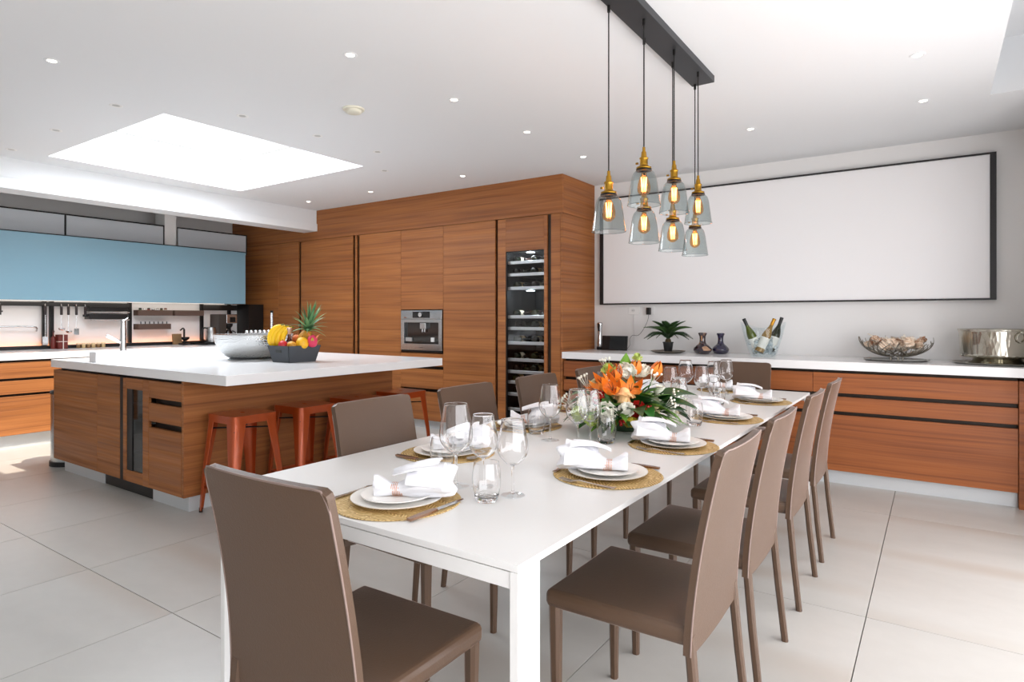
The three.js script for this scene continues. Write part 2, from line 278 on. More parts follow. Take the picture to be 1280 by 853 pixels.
// ---------------------------------------------------------------- island
{
  const F = -2.14, top = .945, xL = -6.2, xR = -4.09;
  const o = thing('kitchen_island', 'large walnut kitchen island with glazed wine cooler and drawers at its end', 'kitchen island');
  part(o, 'carcass', [bx(xL + .02, xR - .03, .1, .878, -4.02, F - .35), bx(xL + .02, -4.95, .1, .878, F - .35, F - .06), bx(-4.57, xR - .03, .1, .878, F - .35, F - .06), bx(-4.95, -4.57, .8, .878, F - .35, F - .06), bx(-4.95, -4.57, .1, .17, F - .35, F - .06)], board);
  part(o, 'plinth', bx(-6.11, -5.37, 0, .1, F - .07, F - .05), whiteAlu); part(o, 'plinth', bx(-4.6, -4.12, 0, .1, F - .07, F - .05), whiteAlu); part(o, 'plinth', bx(-4.14, -4.12, 0, .1, -3.98, F - .07), whiteAlu);
  part(o, 'grille', bx(-5.37, -4.6, .0, .1, F - .08, F - .06), blackM);
  part(o, 'side_panel', wd(xR - .028, xR, .105, .88, -4.04, F), wood);
  part(o, 'side_panel', wd(xL, xL + .02, .105, .86, -4.04, F - .024), wood);
  const D = (x0, x1, y0, y1, n = 'door') => part(o, n, wd(x0 + .0015, x1 - .0015, y0, y1, F - .022, F), wood);
  D(xL, -5.37, .105, .858); D(-5.37, -4.995, .105, .858);
  part(o, 'gap_dark_strip', bx(-4.992, -4.945, .105, .86, F - .02, F - .002), iron);  // dark strip standing for the shaded gap beside the cooler door
  part(o, 'gap_shade_strip', bx(xL + .02, xR - .03, .854, .879, F - .058, F - .05), slotShade); part(o, 'gap_shade_strip', bx(-4.56, xR - .03, .695, .744, F - .058, F - .05), slotShade); part(o, 'gap_shade_strip', bx(-4.56, xR - .03, .526, .58, F - .058, F - .05), slotShade);  // shade of the island drawer gaps, painted as dark strips
  const fr = part(o, 'wine_cooler_door', [wd(-4.942, -4.895, .105, .858, F - .022, F), wd(-4.645, -4.563, .105, .858, F - .022, F), wd(-4.895, -4.645, .78, .858, F - .022, F), wd(-4.895, -4.645, .105, .185, F - .022, F)], wood);
  part(fr, 'pane', bx(-4.895, -4.645, .185, .78, F - .016, F - .012), phy(0x9aa3a6, .03, { transmission: 1, ior: 1.5 }));
  part(fr, 'handle_strip', bx(-4.895, -4.815, .185, .78, F - .012, F - .006), blackM);
  for (const y of [.3, .42, .54, .66]) part(o, 'shelf', bx(-4.93, -4.6, y, y + .01, F - .34, F - .05), alu);
  for (const [a, b] of [[.739, .858], [.575, .7], [.105, .531]]) D(-4.56, xR - .03, a, b, 'drawer');
  const t = single('island_top', 'thick white stone worktop of the kitchen island overhanging the stools', 'worktop', bx(-6.2, -3.56, top - .064, top, -4.12, -2.12, .003), quartz);
  part(t, 'raised_ledge', bx(-5.59, -5.47, top, 1.025, -4.1, -2.17, .003), quartz);
  const b = thing('pedal_bin', 'slim steel waste bin with black lid and base beside the island', 'bin', [-6.37, 0, -2.33]);
  part(b, 'bin_body', cyl(.148, .04, .63, 28), steel); part(b, 'bin_base', cyl(.158, 0, .04, 28), blackM); part(b, 'lid', lathe([[.152, .63], [.152, .655], [.1, .668], [0, .672]], 28), blackM);
}
// ---------------------------------------------------------------- cooking wall on the left
{
  const F = -7.5, top = .945, G = 'walnut drawer units along the cooking wall';
  single('cooking_worktop', 'long white stone worktop along the cooking wall under the blue cupboard', 'worktop', bx(-8.36, F + .02, top - .066, top, -5.38, -.9, .003), quartz);
  const zs = [-5.35, -4.2, -3.05, -1.95, -.9], where = ['beside the tall cabinet corner', 'behind the island bowl', 'below the hanging utensils', 'left of the utensil rail'];
  for (let i = 0; i < 4; i++) {
    const o = thing('drawer_unit', 'sunlit walnut drawer unit of the cooking wall ' + where[i], 'cabinet', [0, 0, 0], 0, G), z0 = zs[i], z1 = zs[i + 1];
    part(o, 'carcass', bx(-8.34, F - .06, .13, .875, z0, z1), board); for (const [a, b] of [[.855, .874], [.67, .704], [.516, .55]]) part(o, 'gap_shade_strip', bx(F - .058, F - .05, a, b, z0, z1), slotShade);  // dark strips here paint the shade of the gaps
    part(o, 'plinth', bx(F - .09, F - .07, 0, .13, z0, z1), whiteAlu);
    for (const [a, b] of [[.7, .858], [.545, .675], [.14, .52]]) part(o, 'drawer', wd(F - .022, F, a, b, z0 + .0015, z1 - .0015), wood);
  }
  const bk = thing('backsplash', 'white back panel of the cooking wall framed by dark posts', 'backsplash');
  part(bk, 'back_panel', bx(-8.6, -8.362, .88, 1.49, -5.36, -.9), std(0xefeeec, .35));
  for (const z of [-2.80, -2.87, -3.70, -4.62, -5.02]) part(bk, 'post', bx(-8.345, -8.305, .985, 1.487, z, z + .035), iron);
  part(bk, 'top_rail', [bx(-8.33, -8.29, 1.43, 1.475, -3.66, -.9), bx(-8.33, -8.29, 1.4, 1.475, -5.1, -4.6)], blackM);
  part(bk, 'upstand', [bx(-8.3, -8.285, top + .006, .985, -5.1, -.9), bx(-8.357, -8.285, top + .0005, top + .006, -5.1, -.9)], blackM);
  const led = std(0xffffff, .5, { emissive: 0xff9a50, emissiveIntensity: 3 });
  part(bk, 'light_strip', bx(-8.33, -8.315, top + .006, top + .014, -5.0, -.95), led, 'warm glowing light strip');
  const l = daylight(4.0, .02, [-8.322, top + .018, -2.97], [-8.345, 1.6, -2.97], 0xff9448, 9); l.name = 'strip_light';
  part(bk, 'end_panel', bx(-8.355, -8.06, top + .0005, 1.487, -5.37, -5.14), blackM);
  const c = thing('wall_cupboard', 'long pale blue glossy wall cupboard over the cooking worktop', 'cupboard');
  part(c, 'carcass', bx(-8.6, -8.075, 1.495, 2.21, -5.08, -.9), iron);
  part(c, 'flap_door', bx(-8.07, -8.05, 1.49, 2.217, -5.085, -.9, .003), phy(0x88b0c2, .22), 'pale blue lacquered flap');
  part(c, 'top_trim', bx(-8.08, -8.046, 2.217, 2.226, -5.085, -.9), iron);
  const ul = std(0xffffff, .5, { emissive: 0xfff4e6, emissiveIntensity: .6 });
  part(c, 'under_light', bx(-8.33, -8.27, 1.487, 1.494, -4.9, -1), ul, 'glowing strip under the cupboard');
  daylight(3.9, .05, [-8.2, 1.475, -2.95], [-8.36, 1.1, -2.95], 0xfff1e4, 3).name = 'cupboard_light';
  const frost = phy(0xc3c9ce, .35);
  [[-2.98, -1.6, 'left piece with divider'], [-4.087, -2.985, 'middle piece'], [-5.256, -4.263, 'short piece beside the tall cabinets']].forEach(([a, b, s]) => {
    const o = thing('glass_upstand', 'grey frosted glass panel standing on top of blue cupboard, ' + s, 'glass panel', [0, 0, 0], 0, 'frosted panels above the blue cupboard');
    part(o, 'pane', bx(-8.31, -8.295, 2.211, 2.485, a + .008, b - .004), frost); part(o, 'rail', [bx(-8.315, -8.285, 2.485, 2.5, a, b), bx(-8.315, -8.285, 2.211, 2.485, a, a + .012)], iron);
  });
  single('flue_casing', 'pale upright casing between the frosted panels above blue cupboard', 'casing', bx(-8.55, -8.31, 2.211, H, -4.25, -4.1), paintW);
}
// ---------------------------------------------------------------- dining table
const TX0 = -1.94, TX1 = -.762, TZ0 = -4.976, TZ1 = -1.136, TY = .75;
{
  const t = thing('dining_table', 'long white lacquered dining table with square legs set for ten', 'table');
  const S = lacquer;
  part(t, 'table_top', bx(TX0, TX1, TY - .017, TY, TZ0, TZ1, .0015), S);
  part(t, 'apron', bx(TX0 + .024, TX1 - .024, TY - .058, TY - .02, TZ1 - .035, TZ1 - .003, .001), S); part(t, 'apron', bx(TX0 + .024, TX1 - .024, TY - .058, TY - .02, TZ0 + .003, TZ0 + .035, .001), S);
  part(t, 'side_rail', bx(TX0 + .18, TX0 + .22, TY - .075, TY - .02, TZ0 + .04, TZ1 - .04), whiteAlu);
  part(t, 'side_rail', bx(TX1 - .22, TX1 - .18, TY - .075, TY - .02, TZ0 + .04, TZ1 - .04), whiteAlu);
  for (const [x, z] of [[TX0, TZ1 - .092], [TX1 - .023, TZ1 - .092], [TX0, TZ0], [TX1 - .023, TZ0]]) part(t, 'leg', bx(x, x + .023, 0, TY - .0175, z, z + .092, .0015), S);
}
// ---------------------------------------------------------------- dining chairs (front is local +z)
{
  const yT = .948, yB = .4, r = .016;
  const zc = (y) => { const t = (y - yB) / (yT - yB); return -.2 - .082 * Math.pow(Math.max(t, 0), 1.7); };
  const hw = (y) => { const t = (y - yB) / (yT - yB); let w = .23 - .014 * t - .004 * Math.sin(Math.PI * t); if (y > yT - r) w += -r + Math.sqrt(Math.max(0, r * r - (y - yT + r) ** 2)); return w; };
  const bf = (w) => (u, v) => { const k = v < .85 ? v / .85 * .93 : .93 + (v - .85) / .15 * .07, y = yB + (yT - yB) * k, s = 2 * u - 1; return V(s * (w ? .22 : hw(y)), y + (k > .5 ? 0 : -.012 * (1 - s * s) * (1 - 2 * k)), zc(y) - .012 * (1 - s * s) * k); };
  const bk = slab(14, 34, bf(0), .021, .6, bf(1));
  const rim = []; for (let k = 0; k <= 14; k++) { const y = yB + (yT - yB) * k / 14; rim.push([hw(y) - .001, y, zc(y) - .0095]); } for (let k = 1; k < 12; k++) { const s = 1 - k / 6; rim.push([s * (hw(yT) - .004), yT, zc(yT) - .0095 - .012 * (1 - s * s)]); } for (let k = 14; k >= 0; k--) { const y = yB + (yT - yB) * k / 14; rim.push([-hw(y) + .001, y, zc(y) - .0095]); }
  const edge = tube(rim, .0028, 60, 5);
  let seat = new RoundedBoxGeometry(.452, .056, .45, 4, .02); const p = seat.attributes.position;
  for (let i = 0; i < p.count; i++) { const x = p.getX(i), z = p.getZ(i); if (p.getY(i) > 0) p.setY(i, p.getY(i) - .012 * Math.max(0, 1 - (x / .2) ** 2) * Math.max(0, 1 - (z / .21) ** 2)); p.setX(i, x * (1 + .02 * z / .22)); }
  seat.computeVertexNormals(); seat = metric(at(toCreasedNormals(seat, .8), 0, .443, .018));
  const leg = (x0, z0, y0, x1, z1, a, b, d = a) => loft([rectRing(x1, 0, z1, b, b), rectRing(x1 + (x0 - x1) * .5, y0 * .5, z1 + (z0 - z1) * .55, (a + b) * .5, (d + b) * .5), rectRing(x0, y0, z0, a, d)], .5);
  const legs = [leg(.207, .215, .43, .205, .212, .038, .025), leg(-.207, .215, .43, -.205, .212, .038, .025), leg(.21, -.201, .45, .22, -.245, .037, .024, .024), leg(-.21, -.201, .45, -.22, -.245, .037, .024, .024)];
  const foot = [[.205, .212], [-.205, .212], [.22, -.245], [-.22, -.245]].map(([x, z]) => at(cyl(.0125, 0, .008, 10), x, 0, z));
  const chair = thing('dining_chair', '', 'chair', [0, 0, 0], 0, 'taupe leather dining chairs around the long table');
  const b = part(chair, 'backrest', bk, leather); part(b, 'piping', edge, piping);
  part(chair, 'seat', seat, leather);
  legs.forEach((g, i) => { const l = part(chair, 'leg', g, leather); part(l, 'foot_cap', foot[i], blackM); });
  const H2 = Math.PI / 2;
  [[-.745, -1.845, -H2, 'taupe leather dining chair on the terrace side, nearest the bare white table corner', 0],
   [-.745, -2.45, -H2, 'taupe leather dining chair on the terrace side, second from bare white table corner', 0],
   [-.745, -3.2, -H2, 'taupe leather dining chair on the terrace side, third from bare white table corner', 0],
   [-.745, -3.86, -H2, 'taupe leather dining chair on the terrace side, nearest the sideboard drawers', 0],
   [-1.72, -1.86, H2, 'taupe leather dining chair tucked in beside the copper stools', 0],
   [-1.72, -2.5, H2, 'taupe leather dining chair tucked in opposite the coffee machine column', 0],
   [-1.72, -3.18, H2, 'taupe leather dining chair tucked in, in front of the wine fridge', 0],
   [-1.72, -3.9, H2, 'taupe leather dining chair tucked in behind the flowers, next to sideboard', 0],
   [-1.238, -1.1, Math.PI, 'taupe leather dining chair at the table head with its back to the room', .03],
   [-1.26, -4.76, 0, 'taupe leather dining chair at the table end facing away from sideboard', 0]].forEach(([x, z, a, label, da], i) => { if (i) copyOf(chair, [x, 0, z], a + da, label); else { chair.position.set(x, 0, z); chair.rotation.y = a; chair.userData.label = label; } });
}
// ---------------------------------------------------------------- copper stools
{
  const hs = .66, s = .155;
  const st = thing('counter_stool', 'glossy copper coloured metal stool under the island overhang', 'stool', [0, 0, 0], 0, 'copper metal stools along the island');
  const sq = (a, r) => { const q = new THREE.Shape(); q.moveTo(-a + r, -a); q.lineTo(a - r, -a); q.quadraticCurveTo(a, -a, a, -a + r); q.lineTo(a, a - r); q.quadraticCurveTo(a, a, a - r, a); q.lineTo(-a + r, a); q.quadraticCurveTo(-a, a, -a, a - r); q.lineTo(-a, -a + r); q.quadraticCurveTo(-a, -a, -a + r, -a); return q; };
  const top = sq(s, .035), hole = new THREE.Path(); hole.absellipse(0, 0, .03, .012, 0, Math.PI * 2, true); top.holes.push(hole);
  const seat = rot(new THREE.ExtrudeGeometry(top, { depth: .006, bevelEnabled: true, bevelSize: .004, bevelThickness: .004, bevelSegments: 2, curveSegments: 6 }), -Math.PI / 2); part(st, 'seat', at(seat, 0, hs - .01, 0), copper);
  const ring = sq(s + .006, .037), inner = sq(s + .002, .035); const sk = new THREE.Shape(ring.getPoints(6)); sk.holes.push(new THREE.Path(inner.getPoints(6)));
  part(st, 'skirt', at(rot(new THREE.ExtrudeGeometry(sk, { depth: .05, bevelEnabled: false }), -Math.PI / 2), 0, hs - .052, 0), copper);
  // a leg: a folded sheet with rounded corner, wide at the top, narrow at the foot
  const L = (y, k, wd_, r) => { const o = [], c = k, t = .003, W = wd_; const arc = []; for (let i = 0; i <= 5; i++) { const a = Math.PI / 2 * i / 5; arc.push([c - r + r * Math.sin(Math.PI / 2 - a), c - r + r * Math.sin(a)]); }
    const out = [[c, c - W], ...arc, [c - W, c]], inn = out.map(([x, z]) => [x - t, z - t]).reverse(); for (const [x, z] of [...out, ...inn]) o.push(V(x, y, z)); return o; };
  const lg = loft([L(.012, .197, .03, .012), L(.3, .184, .05, .022), L(hs - .055, .162, .082, .036), L(hs - .012, .161, .086, .036)], .5);
  for (let i = 0; i < 4; i++) { const l = part(st, 'leg', rot(lg.clone(), 0, i * Math.PI / 2, 0), copper); part(l, 'foot', rot(at(cyl(.012, 0, .03, 10), .186, 0, .186), 0, i * Math.PI / 2, 0), i % 2 ? iron : iron); }
  for (const [a, b] of [[1, 1], [1, -1]]) part(st, 'brace', bar([-.155 * a, hs - .1, -.155 * b], [.155 * a, hs - .1, .155 * b], .005, 6), iron);
  for (let i = 0; i < 4; i++) part(st, 'rung', rot(bx(-.17, .17, .16, .18, .172, .176), 0, i * Math.PI / 2, 0), copper);
  const lab = ['glossy copper metal stool nearest the island wine cooler end', 'glossy copper metal stool second from the island wine cooler end', 'glossy copper metal stool third from the island wine cooler end', 'glossy copper metal stool farthest along the island, towards the coffee machine'];
  [-2.42, -2.92, -3.42, -3.92].forEach((z, i) => { if (i) copyOf(st, [-3.865, 0, z], 0, lab[i]); else { st.position.set(-3.865, 0, z); st.userData.label = lab[0]; } });
}
// ---------------------------------------------------------------- pendant cluster: one canopy, seven lamps
{
  const yc = 2.702;
  single('pendant_canopy', 'long dark metal ceiling bar carrying the glass pendants', 'ceiling bar', [bx(-1.222, -1.088, yc, H - .0005, -3.722, -2.45, .002)], std(0x3c3e41, .45, { metalness: .4 }));
  const P = [[-1.212, -2.537, 1.686, 'clear smoked glass pendant lamp over the table end towards the room'], [-1.131, -2.746, 1.828, 'upper smoked glass pendant lamp next to the single end lamp'], [-1.208, -2.935, 1.676, 'lower smoked glass pendant lamp hanging under the highest lamp'], [-1.129, -3.147, 1.848, 'middle upper smoked glass pendant lamp of the cluster'], [-1.192, -3.3, 1.668, 'lower smoked glass pendant lamp in the middle of the cluster'], [-1.119, -3.511, 1.838, 'upper smoked glass pendant lamp at the screen end'], [-1.195, -3.69, 1.675, 'lowest smoked glass pendant lamp at the screen end']];
  const shade = lathe(smooth([[.026, .165], [.036, .163], [.052, .145], [.061, .11], [.068, .06], [.0755, .008], [.0765, 0]], 24), 36);
  const lip = new THREE.TorusGeometry(.0765, .0016, 6, 40).rotateX(Math.PI / 2);
  const cap = lathe([[0, .168], [.033, .168], [.035, .172], [.035, .178], [.022, .182], [.0185, .19], [.0185, .215], [.021, .217], [.021, .222], [.014, .226], [.011, .25], [.0075, .253], [.007, .272], [0, .272]], 24);
  const collar = lathe([[.02, .160], [.037, .160], [.037, .168], [.02, .168]], 24);
  const bulb = lathe(smooth([[.012, .155], [.014, .14], [.024, .115], [.030, .085], [.027, .062], [.012, .048], [0, .045]], 20), 20);
  const bulbM = phy(0xffdcae, .05, { transmission: 1, ior: 1.3, side: THREE.DoubleSide }), fil = std(0xffd090, .5, { emissive: 0xffcf8c, emissiveIntensity: 9 });
  const wires = []; for (let i = 0; i < 8; i++) { const a = i * Math.PI / 4, b = a + .35; wires.push(bar([.010 * Math.cos(a), .065, .010 * Math.sin(a)], [.013 * Math.cos(b), .13, .013 * Math.sin(b)], .0016, 5)); }
  const wire = mg(wires);
  for (const [x, z, y, label] of P) {
    const o = thing('pendant_lamp', label, 'pendant lamp', [x, y, z], 0, 'pendant lamps over the dining table');
    part(o, 'glass_shade', [shade, lip], smokeGlass); const c = part(o, 'lamp_holder', cap, brass); part(c, 'collar', collar, iron); part(c, 'cap_nut', at(rot(cyl(.005, 0, .012, 10), 0, 0, Math.PI / 2), -.028, .2, 0), brass);
    const b = part(o, 'bulb', bulb, bulbM); part(b, 'filament', wire, fil, 'glowing amber filament');
    part(o, 'cord', cyl(.0032, .27, yc - y, 8), cordM); part(o, 'cord_grip', cyl(.007, yc - y - .03, yc - y, 10), iron);
    const l = new THREE.PointLight(0xffa850, .06); l.position.set(x, y + .095, z); l.shadow.radius = .8; l.castShadow = true; l.name = 'pendant_light'; scene.add(l);
  }
}
// ---------------------------------------------------------------- ceiling fittings
{
  const ringG = lathe([[.022, .004], [.025, -.003], [.037, -.003], [.039, 0], [.039, .004]], 24), lensG = cyl(.022, -.001, .003, 20);
  const lit = std(0xffffff, .4, { emissive: 0xfff3e2, emissiveIntensity: 9 }), off = std(0xb9bab8, .4);
  const A = [[-4.092, -1.404, 'above the open floor in front of the island'], [-2.65, -2.298, 'next to the smoke detector'], [-2.63, -3.16, 'between smoke detector and pendant bar'], [-2.617, -4.028, 'second out from the walnut column corner'], [-2.606, -4.932, 'just off the walnut column corner'], [-6.43, -4.91, 'beside the white beam end'], [-5.341, -4.93, 'over the tall cabinet left of the coffee machine'], [-3.973, -4.91, 'in front of the wine fridge column'], [-.083, -4.062, 'beside the long ceiling recess'], [-.069, -4.936, 'at the recess corner near the screen'], [-1.167, -4.93, 'before the middle of the screen']];
  for (const [x, z, w] of A) {
    const o = thing('downlight', 'small lit recessed spotlight ' + w, 'downlight', [x, H, z], 0, 'lit recessed ceiling spotlights');
    part(o, 'bezel', ringG, ceilM); part(o, 'lens', at(lensG.clone(), 0, -.001, 0), lit, 'glowing lens');
    const l = new THREE.SpotLight(0xfff0dc, .25, 0, .7, .6); l.position.set(x, H - .01, z); l.target.position.set(x, 0, z); l.castShadow = true; l.name = 'downlight_lamp'; scene.add(l, l.target);
  }
  for (const [x, z, w] of [[-4.597, -1.947, 'by the roof light corner above the wine cooler'], [-5.586, -1.943, 'midway along the roof light edge facing the room'], [-6.541, -1.948, 'by the roof light corner nearest the beam and room'], [-4.088, -2.558, 'first along the roof light edge on the stool side'], [-4.046, -3.176, 'second along the roof light edge on the stool side'], [-4.006, -3.778, 'third along the roof light edge on the stool side'], [-4.463, -4.3, 'by the roof light corner nearest the coffee machine']]) {
    const o = thing('downlight', 'tiny unlit spotlight ' + w, 'downlight', [x, H, z], 0, 'unlit ceiling spotlights around the roof light');
    part(o, 'bezel', lathe([[.022, .003], [.03, -.002], [.04, -.002], [.041, .003]], 20), paintW); part(o, 'lens', at(cyl(.023, -.0015, .002, 16), 0, 0, 0), off);
  }
  const d = thing('smoke_detector', 'round cream smoke detector on the white ceiling', 'detector', [-3.315, H, -2.903]);
  part(d, 'base', lathe([[0, -.012], [.07, -.012], [.074, -.008], [.074, 0]], 32), std(0xe2e0cf, .5)); part(d, 'cover', lathe(smooth([[0, -.036], [.03, -.035], [.052, -.028], [.056, -.012]], 12), 32), std(0xe2e0cf, .5));
}
// ---------------------------------------------------------------- projection screen on the end wall
{
  const o = thing('projection_screen', 'large white projection screen with thin black frame on end wall', 'screen');
  const x0 = -2.995, x1 = .386, y0 = 1.438, y1 = 2.582, z0 = -6.098, z1 = -6.045;
  part(o, 'panel', bx(x0 + .02, x1 - .03, y0 + .012, y1 - .012, z0, z1 - .012), std(0xf2f2f3, .55));
  part(o, 'frame', [bx(x0, x1, y0, y0 + .014, z0, z1), bx(x0, x1, y1 - .014, y1, z0, z1), bx(x0, x0 + .04, y0 + .014, y1 - .014, z0, z1), bx(x1 - .04, x1, y0 + .014, y1 - .014, z0, z1)], std(0x1a191b, .45));
}
// ---------------------------------------------------------------- place settings
const settings = [   // mat centre x, z; direction the diner looks (turn of local +z); who sits there; napkin turn
  [-.945, -1.97, -Math.PI / 2, 'the terrace side nearest bare table corner', .25],
  [-.93, -2.58, -Math.PI / 2, 'the terrace side beside the flowers', .1],
  [-.94, -3.43, -Math.PI / 2, 'the terrace side beyond the flowers', 0],
  [-.945, -4.25, -Math.PI / 2, 'the terrace side nearest the sideboard', 0],
  [-1.33, -1.335, Math.PI, 'the table head nearest the room', 0],
  [-1.63, -1.92, Math.PI / 2, 'the island side nearest the table head', .1],
  [-1.72, -2.62, Math.PI / 2, 'the island side before the flowers', 0],
  [-1.72, -3.3, Math.PI / 2, 'the island side behind the flowers', 0],
  [-1.72, -4.0, Math.PI / 2, 'the island side nearest the sideboard', 0],
  [-1.33, -4.76, 0, 'the table end at the sideboard', 0]];
{
  const strokes = []; for (let i = 0; i < 150; i++) strokes.push([rnd(), rnd(), rr(-1, 1) > 0 ? rr(.4, 1.2) : rr(-1.2, -.4)]);
  const fibre = (u, v) => {   // short woven strokes laid in fans
    const c = 7, i = Math.floor(u * c), j = Math.floor(v * c), a = (hash(i % c, j % c, 5) - .5) * 2.4 + Math.PI / 4, x = u * c - i, y = v * c - j;
    const s = x * Math.cos(a) + y * Math.sin(a), spine = Math.abs(-x * Math.sin(a) + y * Math.cos(a) - .2), k = Math.sin((s + spine * .9) * 26);
    return cl(.5 + .5 * k) * (spine < .04 ? .4 : 1);
  };
  const matM = std(0xffffff, .55, { metalness: .25, map: tex(512, (u, v) => mix3(mix3([166, 130, 70], [236, 208, 148], fibre(u, v)), [246, 226, 176], pn(u, v, 40, 40, 41) > .8 ? .5 : 0), .38), bumpMap: tex(512, (u, v) => [255 * fibre(u, v)], .38, false), bumpScale: .0008 });
  const china = phy(0xfffdf8, .28), linen = std(0xf3f4f8, .85), ringM = std(0xe6b498, .28, { metalness: .9 });
  const knifeM = std(0x9c7a64, .25, { metalness: .9 }), cut = std(0xbfb3a6, .2, { metalness: 1 }), blade = std(0xb6b8ba, .16, { metalness: 1 });
  const matG = metric(lathe([[0, 0], [.186, 0], [.19, .0015], [.186, .0035], [.15, .003], [0, .003]], 48));
  const plateG = (r) => lathe(smooth([[0, .004], [r * .5, .004], [r * .66, .005], [r * .74, .0075], [r * .97, .0135], [r, .0155]], 20).concat([[r * .995, .0125], [r * .72, .005], [r * .62, 0], [0, 0]]), 56);
  const big = plateG(.138), small = plateG(.108);
  // napkin pulled through a ring: short tail, waist, wide folded fan. local x is its length
  const fan = (() => {
    const secs = [], S = [[-.062, .020, .026, .0], [-.052, .026, .026, 0], [-.036, .024, .021, 0], [-.018, .018, .0165, 0], [0, .0165, .0162, 0], [.018, .022, .02, 0], [.04, .038, .031, 0], [.07, .048, .038, 0], [.115, .05, .04, 0], [.14, .05, .038, 0], [.147, .046, .034, .002]];
    for (const [x, w, h, lift] of S) { const o = []; for (let i = 0; i < 40; i++) { const a = i / 40 * Math.PI * 2, k = 1 + .16 * Math.cos(5 * a + x * 9) * Math.min(1, Math.abs(x) * 22) + .05 * Math.cos(11 * a); const y = Math.max(-.96, Math.sin(a)) * h * k; o.push(V(x + .012 * Math.cos(3 * a) * (Math.abs(x) > .08 ? 1 : 0), y + h + lift, Math.cos(a) * w * k)); } secs.push(o); }
    return loft(secs, 1.1);
  })();
  const flap = slab(10, 12, (u, v) => V(-.01 + .12 * v, .06 + .052 * v - .03 * v * v + .006 * Math.sin(6 * u), (u - .5) * (.03 + .085 * v) + .012 * Math.sin(v * 5)), .004, 1);
  const folds = [.004, .011, .018].map((k) => slab(8, 10, (u, v) => V(.03 + .1 * v, .02 + k + .05 * Math.sin(u * Math.PI) * (.5 + .5 * v), (u - .5) * (.07 + .05 * v) + (k - .01) * 1.5), .003, 1));
  const coil = []; for (let i = 0; i <= 130; i++) { const a = i / 130 * Math.PI * 2 * 6; coil.push([-.016 + .032 * i / 130, .019 + .0195 * Math.sin(a), .0195 * Math.cos(a)]); }
  const coilG = tube(coil, .0014, 260, 5);
  const fork = (() => {
    const h = slab(4, 16, (u, v) => V((u - .5) * (.006 + .012 * Math.pow(1 - v, 1.6)), .004 + .006 * Math.pow(v, 3), -.095 + .13 * v), .0026, 1);
    const palm = slab(6, 8, (u, v) => V((u - .5) * (.006 + .02 * Math.sin(v * 1.57)), .010 - .006 * v, .035 + .03 * v), .0022, 1);
    const tines = [-.0102, -.0034, .0034, .0102].map((x) => slab(1, 6, (u, v) => V(x + (u - .5) * .0034, .004 + .005 * v * v, .065 + .042 * v), .002, 1));
    return [h, palm, tines];
  })();
  const knifeH = slab(4, 12, (u, v) => V((u - .5) * (.014 + .006 * Math.sin(v * 3)), .005, -.115 + .11 * v), .007, 1), knifeB = slab(4, 14, (u, v) => V((u - .5) * (.018 - .012 * Math.pow(v, 4)) + .003 * v * v, .004, -.005 + .125 * v), .0018, 1);
  const spoon = [slab(4, 14, (u, v) => V((u - .5) * (.005 + .011 * Math.pow(1 - v, 1.6)), .004 + .005 * v, -.09 + .115 * v), .0026, 1), slab(10, 12, (u, v) => { const w = .019 * Math.sqrt(Math.max(.02, 1 - (2 * v - 1) ** 2)), s = 2 * u - 1; return V(s * w, .0115 - .007 * (1 - s * s) * Math.sin(v * Math.PI) - .002, .022 + .055 * v); }, .0016, 1)];
  for (const [x, z, a, who, nt] of settings) {
    const c = Math.cos(a), s = Math.sin(a), L = (lx, ly, lz) => [x + lx * c + lz * s, TY + ly, z - lx * s + lz * c];
    single('placemat', 'round gold woven placemat at ' + who, 'placemat', matG, matM, L(0, .0004, 0), a, 'gold placemats');
    single('dinner_plate', 'large cream dinner plate at ' + who, 'plate', big, china, L(0, .0042, 0), a, 'dinner plates');
    single('side_plate', 'smaller cream plate stacked on dinner plate at ' + who, 'plate', small, china, L(0, .0125, 0), a, 'upper plates');
    const n = thing('napkin', 'white linen napkin on the plates at ' + who, 'napkin', L(0, .0195, 0), (a < 0 ? 3.3 : a === 0 ? 3.5 : .55) + nt, 'white napkins');
    n.scale.setScalar(1.12); part(n, 'folded_cloth', fan, linen); part(n, 'flap', flap, linen); folds.forEach((g) => part(n, 'fold', g, linen));
    single('napkin_ring', 'coiled rose gold napkin ring at ' + who, 'napkin ring', coilG, ringM, L(0, .0175, 0), n.rotation.y, 'napkin rings');
    const f = thing('fork', 'fork on the gold mat at ' + who, 'fork', L(.162, .0036, -.01), a, 'forks'); part(f, 'handle', fork[0], cut); part(f, 'palm', fork[1], cut); fork[2].forEach((g) => part(f, 'tine', g, cut));
    const k = thing('knife', 'table knife on the gold mat at ' + who, 'knife', L(-.165, .003, -.01), a, 'knives'); part(k, 'handle', knifeH, knifeM); part(k, 'blade', knifeB, blade);
    const p = thing('dessert_spoon', 'dessert spoon above the plates at ' + who, 'spoon', L(0, .0036, .163), a - Math.PI / 2, 'spoons'); part(p, 'handle', spoon[0], cut); part(p, 'bowl', spoon[1], cut);
  }
}
